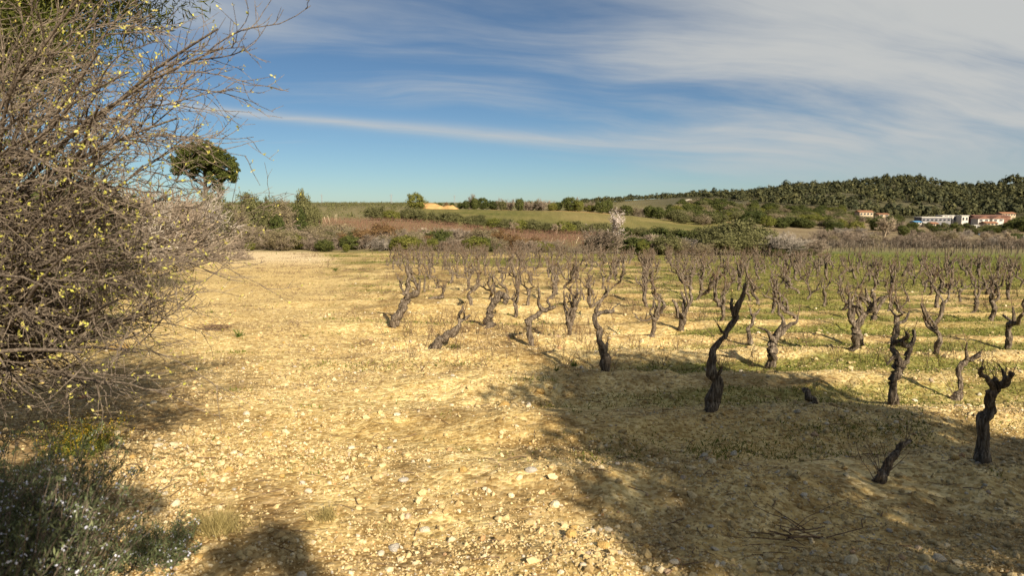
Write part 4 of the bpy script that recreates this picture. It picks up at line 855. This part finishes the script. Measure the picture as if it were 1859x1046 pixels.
# ------------------------------------------------------------------ budding thorn bush at the left
def thorn_bush():
    g = np.random.default_rng(61); base = np.array([-4.7, 5.0]); z0 = zf(*base); e = tag(link('thorn_bush', None, None, (*base, z0)), 'large budding thorn bush with tangled grey branches at the left edge', 'bush')
    tips = [((395, 52), 3.9), ((405, 85), 3.9), ((335, 178), 4.3), ((320, 215), 4.0), ((330, 262), 4.6), ((385, 395), 5.2), ((430, 425), 5.6), ((400, 470), 5.4), ((310, 120), 4.8), ((260, 300), 4.2), ((345, 520), 4.6), ((250, 640), 3.9), ((205, 700), 3.6), ((290, 585), 4.4), ((150, 640), 3.3),
            ((200, 20), 4.2), ((120, 10), 4.0), ((180, 90), 3.6), ((100, 160), 3.5), ((230, 245), 3.7), ((150, 330), 3.4), ((250, 420), 4.0), ((130, 450), 3.3), ((330, 345), 5.4), ((60, 240), 3.2), ((80, 520), 3.2), ((350, 440), 4.8), ((215, 545), 3.6), ((40, 90), 3.5), ((275, 470), 3.7), ((140, 230), 4.6), ((200, 380), 5.0)]
    tips += [((float(g.uniform(-120, 300)), float(g.uniform(-60, 600))), float(g.uniform(3.3, 5.6))) for _ in range(34)]
    P = []
    for (q, d) in tips:
        t = unproj(q[0], q[1], d) - np.array([*base, z0]); c = np.array([g.normal(-.1, .25), g.normal(0, .35), g.uniform(.0, .35)])
        mid = c + (t - c) * .45 + np.array([0, 0, .32 * np.linalg.norm(t[:2]) * g.uniform(.25, 1)]) * (1 if t[2] > .4 else .5)
        s = np.linspace(0, 1, 16)[:, None]; B = c * (1 - s) ** 2 + 2 * mid * s * (1 - s) + t * s ** 2; wv = np.cumsum(g.normal(0, .02, (16, 3)), 0) * np.sin(s * np.pi); P.append(B + wv)
    P = np.array(P); rr = taper(g.uniform(.018, .034, len(P)) * np.where(P[:, -1, 2] < 1.3, 1.35, 1.0), 16, .16)
    for i in range(len(P)): link('branch', mesh_np('branch', *tubes(P[i:i + 1], rr[i:i + 1], 7, .05, i), True, M['twig']), e)
    s, d, q = sprout(g, P, rr, 16, .2, .98, .62, .55); P1 = grow(g, s, d + np.array([.25, -.1, 0]), g.uniform(.3, 1, len(s)) * .75, 8, .12, -.01); P1[..., 2] = np.maximum(P1[..., 2], .06); r1 = taper(np.clip(q, .0042, .010), 8, .4)
    s, d, q = sprout(g, P1, r1, 7, .15, 1, .75, .6); P2 = grow(g, s, d + np.array([.15, 0, .05]), g.uniform(.3, 1, len(s)) * .34, 6, .15, .02); P2[..., 2] = np.maximum(P2[..., 2], .05); r2 = taper(np.clip(q, .0028, .0052), 6, .5)
    s, d, q = sprout(g, P2, r2, 1, .2, 1, .9, .7); P3 = grow(g, s, d, g.uniform(.3, 1, len(s)) * .12, 4, .16, .03); r3 = taper(np.clip(q, .002, .0036), 4, .5)
    tag(link('twigs', mesh_np('twigs', *merge([tubes(P1, r1, 5), tubes(P2[:, [0, 1, 2, 3, 5]], r2[:, [0, 1, 2, 3, 5]], 3), tubes(P3[:, [0, 1, 3]], r3[:, [0, 1, 3]], 3)]), False, M['twig']), e), kind='stuff')
    C = np.concatenate([P2[:, -1], P3[:, -1], P2[:, 3]]); C = C[g.random(len(C)) < .24]; N = len(C); C2 = np.repeat(C, 3, 0)
    tag(link('buds', mesh_np('buds', *leaves(g, C2, g.uniform(.010, .026, len(C2)), .5, np.array([.25, -.2, .7]), .4), False, M['bud']), e), kind='stuff'); return len(P2), len(P3)
n_thorn = thorn_bush()

# ------------------------------------------------------------------ rosemary, yellow herb
def rosemary(c, R0, H, n, label, fl=.35, seed=1, leaf=.028):
    g = np.random.default_rng(seed); z0 = zf(c[0], c[1]); e = tag(link('rosemary_bush', None, None, (c[0], c[1], z0)), label, 'bush')
    a = g.uniform(0, 6.28, n); r = np.sqrt(g.random(n)) * R0 * .62; P0 = np.stack([r * np.cos(a), r * np.sin(a), 0 * a], 1); D = np.stack([np.cos(a) * r / R0 * 1.3 + g.normal(0, .25, n), np.sin(a) * r / R0 * 1.3 + g.normal(0, .25, n), np.ones(n)], 1)
    P = grow(g, P0, D, g.uniform(.5, 1.05, n) * H, 10, .12, .03); rr = taper(np.full(n, .0035), 10, .4); link('stems', mesh_np('stems', *tubes(P, rr, 4), False, M['twig']), e)
    k = 10; C = np.repeat(P[:, 2:].reshape(-1, 3), k, 0) + g.normal(0, .010, (n * 8 * k, 3)); tan = np.repeat(unit(np.gradient(P, axis=1))[:, 2:].reshape(-1, 3), k, 0)
    tag(link('foliage', mesh_np('foliage', *leaves(g, C, g.uniform(.6, 1.2, len(C)) * leaf, .22, unit(tan + g.normal(0, .6, C.shape)), .7), False, M['rosemary']), e), kind='stuff')
    F = P[:, 5:].reshape(-1, 3); F = F[g.random(len(F)) < fl]; F = np.repeat(F, 4, 0) + g.normal(0, .008, (len(F) * 4, 3))
    if len(F): tag(link('blossom', mesh_np('blossom', *leaves(g, F, g.uniform(.008, .014, len(F)), .8), False, M['petal_blue']), e), kind='stuff')
    return e
rosemary((-2.24, 2.5), .56, .84, 420, 'large flowering rosemary bush in the bottom left corner', .33, 71)
rosemary((-2.6, 3.2), .55, .66, 260, 'rosemary bush in the shade under the thorn bush', .15, 72)
rosemary((-1.55, 2.55), .26, .26, 46, 'small loose rosemary with pale blue flowers on the gravel', .5, 73)
rosemary((-1.85, 3.3), .22, .24, 40, 'low rosemary sprig behind the large flowering one', .3, 74)
def herb():
    g = np.random.default_rng(75); p = unproj(150, 815); z0 = zf(p[0], p[1]); e = tag(link('yellow_herb', None, None, (p[0], p[1], z0)), 'yellow flowering herb beside the rosemary at the left edge', 'herb'); n = 170
    P0 = np.stack([g.normal(0, .12, n), g.normal(0, .12, n), np.zeros(n)], 1); D = np.stack([g.normal(0, .5, n), g.normal(0, .5, n), np.ones(n)], 1); P = grow(g, P0, D, g.uniform(.12, .30, n), 6, .15); link('stems', mesh_np('stems', *tubes(P, taper(np.full(n, .002), 6, .5), 3), False, M['weed']), e)
    C = np.repeat(P[:, 1:].reshape(-1, 3), 4, 0) + g.normal(0, .008, (n * 20, 3)); tag(link('foliage', mesh_np('foliage', *leaves(g, C, g.uniform(.012, .03, len(C)), .3), False, M['bright']), e), kind='stuff')
    F = np.repeat(P[:, -1], 7, 0) + g.normal(0, .012, (n * 7, 3)); tag(link('blossom', mesh_np('blossom', *leaves(g, F, g.uniform(.008, .014, len(F)), .8), False, M['petal_yellow']), e), kind='stuff')
herb()

# ------------------------------------------------------------------ trellised vineyards
def trellis(name, y0, y1, t0, t1, dy, dx, h, mat, label, seed, canes=5, keep=1.0):
    g = np.random.default_rng(seed); P0 = []
    for y in np.arange(y0, y1, dy):
        xs = np.arange(t0 * y, t1 * y, dx); P0.append(np.stack([xs + g.normal(0, .1, len(xs)), np.full(len(xs), y) + g.normal(0, .05, len(xs)), 0 * xs], 1))
    P0 = np.concatenate(P0); P0 = P0[g.random(len(P0)) < keep]; P0[:, 2] = zfun(P0[:, 0], P0[:, 1]) - .05; n = len(P0)
    T = grow(g, P0, np.array([[0, 0, 1.]]) + g.normal(0, .1, (n, 3)), h * .5, 3, .1); parts = [tubes(T, np.full((n, 3), .03), 3)]
    S = np.repeat(T[:, -1], canes, 0); N = len(S); P = grow(g, S, np.stack([g.normal(0, .8, N), g.normal(0, .15, N), np.ones(N)], 1), g.uniform(.4, 1, N) * h * .7, 3, .15, .1); parts.append(tubes(P, np.full((N, 3), .013), 3))
    tag(link(name, mesh_np(name, *merge(parts), False, mat)), label, 'vines', kind='stuff'); return n
n_tr = trellis('trellised_vines', 82, 190, -.375, .15, 2.6, 1.3, 1.35, M['redcane'], 'reddish trellised vines in rows beyond the scrub strip', 81, 3)
n_tr2 = trellis('young_trellised_vines', 80, 118, .38, .86, 2.8, 1.2, 1.5, M['trunk'], 'dark young trellised vines in rows right of the tree group', 82, 3, .9)
def post(px, depth, hpx, lean, label, name='wooden_post', mat='wood_pale', r=.06, group=None):
    p = at(px, depth); h = hpx / FPX * depth; g = np.random.default_rng(int(px)); P = np.stack([np.linspace(0, lean * h, 5), g.normal(0, .008, 5), np.linspace(-.25, h, 5)], 1)
    V, F = tubes(P[None], np.linspace(r * 1.1, r * .9, 5)[None], 8, .04, int(px)); n = len(V); top = np.arange(n - 8, n).reshape(2, 4)
    F = np.concatenate([F, np.array([[n - 8, n - 7, n - 6, n - 5], [n - 8, n - 5, n - 4, n - 1], [n - 4, n - 3, n - 2, n - 1]])]); return tag(link(name, mesh_np(name, V, F, True, M[mat]), None, p), label, 'post', group)
for i, (px, d, h, l) in enumerate([(478, 92, 24, -.55), (496, 96, 23, -.5), (501, 100, 21, -.45), (510, 104, 17, -.45), (527, 112, 16, -.45), (545, 122, 12, -.5), (557, 130, 12, -.4), (563, 138, 11, .2), (583, 150, 12, -.4), (590, 156, 12, -.4), (594, 162, 12, -.3), (601, 168, 13, -.35), (609, 175, 14, .1), (612, 182, 14, .1)]):
    post(px, d, h, l, 'pale end post leaning left at the red vineyard, %s from the left' % ordw(i), group='end posts of the red vineyard')
for i, (px, d, h) in enumerate([(558, 78, 15), (680, 78, 14), (756, 80, 15), (791, 82, 12), (826, 82, 14), (857, 84, 11), (945, 92, 12), (997, 98, 12), (1020, 100, 9), (1044, 104, 12), (1068, 106, 9), (1090, 108, 9)]):
    post(px, d, h, .55, 'thin end post leaning right before the red vines, %s from the left' % ordw(i), group='end posts of the red vineyard', r=.05)
gq = np.random.default_rng(88)
for i in range(34):
    post(1492 + i * 11.5, 79 + (i % 3) * 7.5, 17, gq.normal(0, .04), 'dark trellis stake, %s from the left in the right hand vineyard' % ordw(i), 'trellis_stake', 'trunk', .05, 'stakes of the right hand vineyard')

# ------------------------------------------------------------------ woods on the hill, far scrub
def woods():
    g = np.random.default_rng(91); n = 4300
    t = g.uniform(.10, .86, n); y = 560 + 480 * g.random(n) ** .85; x = t * y
    lim = 560 + 190 * (1 - sst(t, .22, .45)); k = (y > lim) & (fbm(x * .015, y * .015, 93, 3) > .34); x, y, t = x[k], y[k], t[k]; n = len(x); z = zfun(x, y)
    h = np.exp(g.normal(math.log(8.2), .26, n)) * (.62 + .38 * sst(t, .2, .45)); w = h * g.uniform(.55, 1.0, n); per = 48
    d = unit(g.normal(size=(n, per, 3))); d[..., 2] = np.abs(d[..., 2]) * 1.15 - .3; rad = g.uniform(.55, 1, (n, per, 1))
    lump = .75 + .5 * fbm(d[..., 0] * 1.6 + x[:, None], d[..., 1] * 1.6 + d[..., 2] * 2 + y[:, None], 99, 2)[..., None]
    C = d * rad * lump * np.stack([w / 2, w / 2, h * .60], 1)[:, None] + np.stack([x, y, z + h * .38], 1)[:, None]
    V, F = leaves(g, C.reshape(-1, 3), np.repeat(h, per) * g.uniform(.15, .33, n * per), .65, unit(d.reshape(-1, 3)), .72, True)
    tag(link('pine_woods', mesh_np('pine_woods', V, F, False, M['pine_hazed'])), 'dense dark pine woods covering the hills on the right', 'woods', kind='stuff'); return n
n_woods = woods()
def far_scrub():
    g = np.random.default_rng(95); n = 2600; y = np.concatenate([210 * (8 ** g.random(n // 2)), 340 * (5 ** g.random(n // 2))]); t = np.concatenate([g.uniform(-.6, -.13, n // 2), g.uniform(-.6, .16, n // 2)])
    x = t * y; z = zfun(x, y); k = fbm(x * .02, y * .02, 97, 2) > .36; x, y, z = x[k], y[k], z[k]; n = len(x); h = g.uniform(1.2, 3.4, n) * (.8 + .0006 * y); w = h * g.uniform(1.1, 2.2, n); per = 24
    d = unit(g.normal(size=(n, per, 3))); d[..., 2] = np.abs(d[..., 2]); rad = g.random((n, per, 1)) ** .35
    C = d * rad * np.stack([w / 2, w / 2, h * .8], 1)[:, None] + np.stack([x, y, z], 1)[:, None]
    tag(link('scrubland', mesh_np('scrubland', *leaves(g, C.reshape(-1, 3), np.repeat(h, per) * g.uniform(.15, .3, n * per), .6, d.reshape(-1, 3), .5, True), False, M['olive'])), 'low green scrubland stretching to the flat horizon', 'scrub', kind='stuff')
far_scrub()
# earth mound by the round tree
def mound(px, depth, wpx, hpx, label, seed):
    g = np.random.default_rng(seed); p = at(px, depth); w, h = wpx / FPX * depth, hpx / FPX * depth; a = np.linspace(-1, 1, 30); X, Y = np.meshgrid(a, a); r = np.hypot(X, Y)
    Z = h * np.clip(1 - r ** 2, 0, 1) ** .7 * (.55 + .9 * fbm(X * 3 + seed, Y * 3, seed, 3)) - .3; V = np.stack([X * w / 2, Y * w * .3, Z], -1).reshape(-1, 3); i = np.arange(900).reshape(30, 30)
    tag(link('earth_mound', mesh_np('earth_mound', V, np.stack([i[:-1, :-1], i[:-1, 1:], i[1:, 1:], i[1:, :-1]], -1).reshape(-1, 4), True, MOUND), None, p), label, 'mound')
MOUND = plain('ochre_earth', (.36, .225, .095), .25, .5)
mound(780, 326, 66, 10, 'ochre earth mound beside the lone round tree on the skyline', 5)
mound(817, 326, 34, 7, 'smaller ochre earth mound at the left end of the hedge', 6)
# scrub covered knoll faces: bare rock ledges on the hill
ROCK = plain('hill_rock', (.36, .32, .26), .3, .2)
def ledge(px, py, wpx, hpx, label):
    p = unproj(px, py); g = np.random.default_rng(int(px)); s = p[1] / FPX
    V = rockshape(g, I2, .08) * np.array([wpx * s * .5, wpx * s * .35, hpx * s * .7]); o = link('rock_outcrop', mesh_np('rock_outcrop', V, F2, False, ROCK), None, (p[0], p[1], p[2] + hpx * s * .9)); tag(o, label, 'rock')
ledge(1250, 368, 18, 5, 'white rock ledge right edge of the low wooded ridge')
ledge(1235, 372, 12, 4, 'small white rock ledge on the low wooded ridge')
ledge(1525, 368, 22, 5, 'tan earth cut at the foot of the pine hill')

# ------------------------------------------------------------------ village
WHITE, CREAM, TILE, GREY, DARK, BLUE, PINK = plain('white_render', (.50, .48, .44), .12, .3), plain('cream_render', (.42, .34, .24), .1, .3), plain('roof_tiles', (.26, .13, .075), .25, .8), plain('grey_cladding', (.16, .16, .175), .15, .3), plain('dark_glass', (.03, .035, .045), .3, .5, .25), plain('blue_panel', (.10, .27, .50), .1, .5), plain('brown_tiles', (.17, .09, .065), .25, .8)
def boxm(x0, x1, y0, y1, z0, z1):
    V = np.array([[x, y, z] for z in (z0, z1) for y in (y0, y1) for x in (x0, x1)], float); return V, np.array([[0, 2, 3, 1], [4, 5, 7, 6], [0, 1, 5, 4], [2, 6, 7, 3], [0, 4, 6, 2], [1, 3, 7, 5]])
def part(name, shape, mat, parent): return link(name, mesh_np(name, *shape, False, mat), parent)
def gable(w, d, z0, z1, ov=.4, axis='x'):
    a, b = w / 2 + ov, d / 2 + ov
    if axis == 'x': V = [[-a, -b, z0], [a, -b, z0], [a, b, z0], [-a, b, z0], [-a, 0, z1], [a, 0, z1]]; F = [[0, 1, 5, 4], [2, 3, 4, 5], [3, 0, 4, 4], [1, 2, 5, 5], [0, 3, 2, 1]]
    else: V = [[-a, -b, z0], [a, -b, z0], [a, b, z0], [-a, b, z0], [0, -b, z1], [0, b, z1]]; F = [[0, 1, 4, 4], [1, 2, 5, 4], [2, 3, 5, 5], [3, 0, 4, 5], [0, 3, 2, 1]]
    return np.array(V, float), np.array(F)
def tri_fix(shape):
    V, F = shape; T = []
    for f in F:
        f = list(dict.fromkeys(f)); T.append(f[:3]);
        if len(f) == 4: T.append([f[0], f[2], f[3]])
    return V, np.array(T)
def house(px, depth, base_py, wpx, hpx, roofpx, wall, roof, label, axis='x', nwin=3, cat='house', name='house', flat=False):
    s = depth / FPX; p = unproj(px, base_py, depth); gz_ = zf(p[0], p[1]); w, h, rf = wpx * s, hpx * s, roofpx * s; d = max(w * .45, 7); e = tag(link(name, None, None, (p[0], p[1], p[2])), label, cat)
    part('wall', boxm(-w / 2, w / 2, -d / 2, d / 2, min(gz_ - p[2], 0) - 1, h), wall, e)
    if flat: part('roof', boxm(-w / 2 - .4, w / 2 + .4, -d / 2 - .4, d / 2 + .4, h + .003, h + max(rf, .4)), roof, e)
    else: part('roof', tri_fix(gable(w, d, h + .003, h + rf, .5, axis)), roof, e)
    for i in range(nwin):
        cx = -w / 2 + w * (i + .5) / nwin; ww = min(w / nwin * .28, 1.1); wn = part('window', boxm(cx - ww, cx + ww, -d / 2 - .06, -d / 2 + .05, h * .42, h * .78), DARK, e); part('sill', boxm(cx - ww - .1, cx + ww + .1, -d / 2 - .22, -d / 2 - .07, h * .36, h * .41), WHITE, wn)
    return e
house(1568, 470, 393, 24, 8, 3, CREAM, TILE, 'cream house with tiled roof alone at the foot of the pine hill', nwin=4)
house(1600, 476, 394, 18, 5, 2, CREAM, TILE, 'low cream house half hidden behind the tall bare tree', nwin=2)
e = house(1692, 440, 406, 52, 11, 1.2, GREY, WHITE, 'long grey warehouse with flat roof in the village', nwin=7, cat='warehouse', name='warehouse', flat=True)
e = house(1722, 452, 406, 36, 14, 1.0, GREY, WHITE, 'tall grey apartment block with white bands in the village', nwin=6, cat='building', name='apartment_block', flat=True)
s_ = 452 / FPX
for k in range(5): part('white_column', boxm((-18 + 8.6 * k) * s_, (-18 + 8.6 * k + 2.6) * s_, -36 * s_ * .225 - 1.0, -36 * s_ * .225 - .12, -1, 13.6 * s_), WHITE, e)
house(1745, 446, 405, 12, 13, 1, WHITE, WHITE, 'narrow white building right of the apartment block', nwin=2, cat='building', name='white_building', flat=True)
house(1779, 450, 404, 20, 7, 5, WHITE, PINK, 'left white gabled hall of the pair in the village', 'y', 2, 'hall', 'village_hall')
house(1805, 450, 404, 20, 7, 5, WHITE, PINK, 'right white gabled hall of the pair in the village', 'y', 2, 'hall', 'village_hall')
house(1793, 470, 400, 62, 7, 3, PINK, PINK, 'long brown roofed shed behind the two white halls', nwin=0, cat='shed', name='brown_shed')
house(1825, 480, 393, 24, 5, 3, CREAM, TILE, 'cream house with orange tiled roof on the slope above the village', nwin=5)
house(1662, 415, 407, 10, 4, 2, WHITE, BLUE, 'small white house with bluish roof at the left end of the village', nwin=2)
house(1678, 415, 408, 8, 3, 2, WHITE, WHITE, 'tiny white shed in front of the warehouse', nwin=1, cat='shed', name='white_shed')
house(1692, 410, 410, 10, 4, 3, CREAM, TILE, 'small orange roofed house in front of the warehouse', nwin=2)
house(1794, 400, 409, 20, 4, 3, CREAM, TILE, 'low red roofed house below the white halls', nwin=3)
house(1768, 385, 415, 7, 5, 2, WHITE, WHITE, 'small white cabin among trees below the halls', nwin=1, cat='cabin', name='white_cabin')
def billboard():
    p = unproj(1780, 433, 300); s = 300 / FPX; gz_ = zf(p[0], p[1]); e = tag(link('billboard', None, None, (p[0], p[1], p[2])), 'small blue and white board in the valley at the right', 'board'); part('panel', boxm(-4 * s, 4 * s, -.08, .08, 2 * s, 6 * s), WHITE, e); part('blue_band', boxm(-4 * s, 4 * s, -.09, .09, 6.02 * s, 9 * s), BLUE, e)
    for q in (-3, 3): part('leg', boxm(q * s - .08, q * s + .08, -.07, .07, min(0, gz_ - p[2]) - .4, 2 * s - .01), GREY, e)
billboard()
# pylons on the skyline
STEEL = plain('pylon_steel', (.25, .27, .29), .1, 2)
def pylon(px, depth, top, label):
    p = at(px, depth); H = unproj(px, top, depth)[2] - p[2]; b = H * .07; e = []
    def bar(a, c, r=.16): e.append(tubes(np.array([[a, c]], float), np.full((1, 2), r), 4))
    for sx in (-1, 1):
        for sy in (-1, 1): bar((sx * b, sy * b, -1), (sx * b * .18, sy * b * .18, H))
    for k in range(7):
        z0, z1 = H * k / 7, H * (k + 1) / 7; w0, w1 = b * (1 - .82 * k / 7), b * (1 - .82 * (k + 1) / 7)
        for sy in (-1, 1): bar((-w0, sy * w0, z0), (w1, sy * w1, z1), .1); bar((w0, sy * w0, z0), (-w1, sy * w1, z1), .1)
    o = tag(link('pylon', None, None, p), label, 'pylon'); link('mast', mesh_np('mast', *merge(e), False, STEEL), o)
    for zz in (.74, .87): link('crossarm', mesh_np('crossarm', *tubes(np.array([[(-H * .16, 0, H * zz), (0, 0, H * zz + .4), (H * .16, 0, H * zz)]]), np.full((1, 3), .2), 4), False, STEEL), o)
for px, d, t, l in [(712, 1100, 352, 'faint steel pylon left of the lone round tree on the skyline'), (587, 1300, 352, 'faint steel pylon above the scrubland at the left'), (826, 1200, 354, 'faint steel pylon above the earth mounds'), (1085, 1000, 356, 'faint steel pylon at the right end of the hedge skyline'), (1178, 1150, 352, 'steel pylon above the low wooded ridge'), (1391, 1150, 334, 'steel pylon on top of the pine ridge')]:
    pylon(px, d, t, l)
tri = sum(sum(len(p.vertices) - 2 for p in m_.polygons) if len(m_.polygons) < 2000 else len(m_.polygons) * (len(m_.polygons[0].vertices) - 2) for m_ in bpy.data.meshes)
print('COUNTS tris', tri, 'gravel', n_gravel, 'grass', n_grass, 'vines', n_vines, 'thorn', n_thorn, 'trellis', n_tr, n_tr2, 'woods', n_woods)
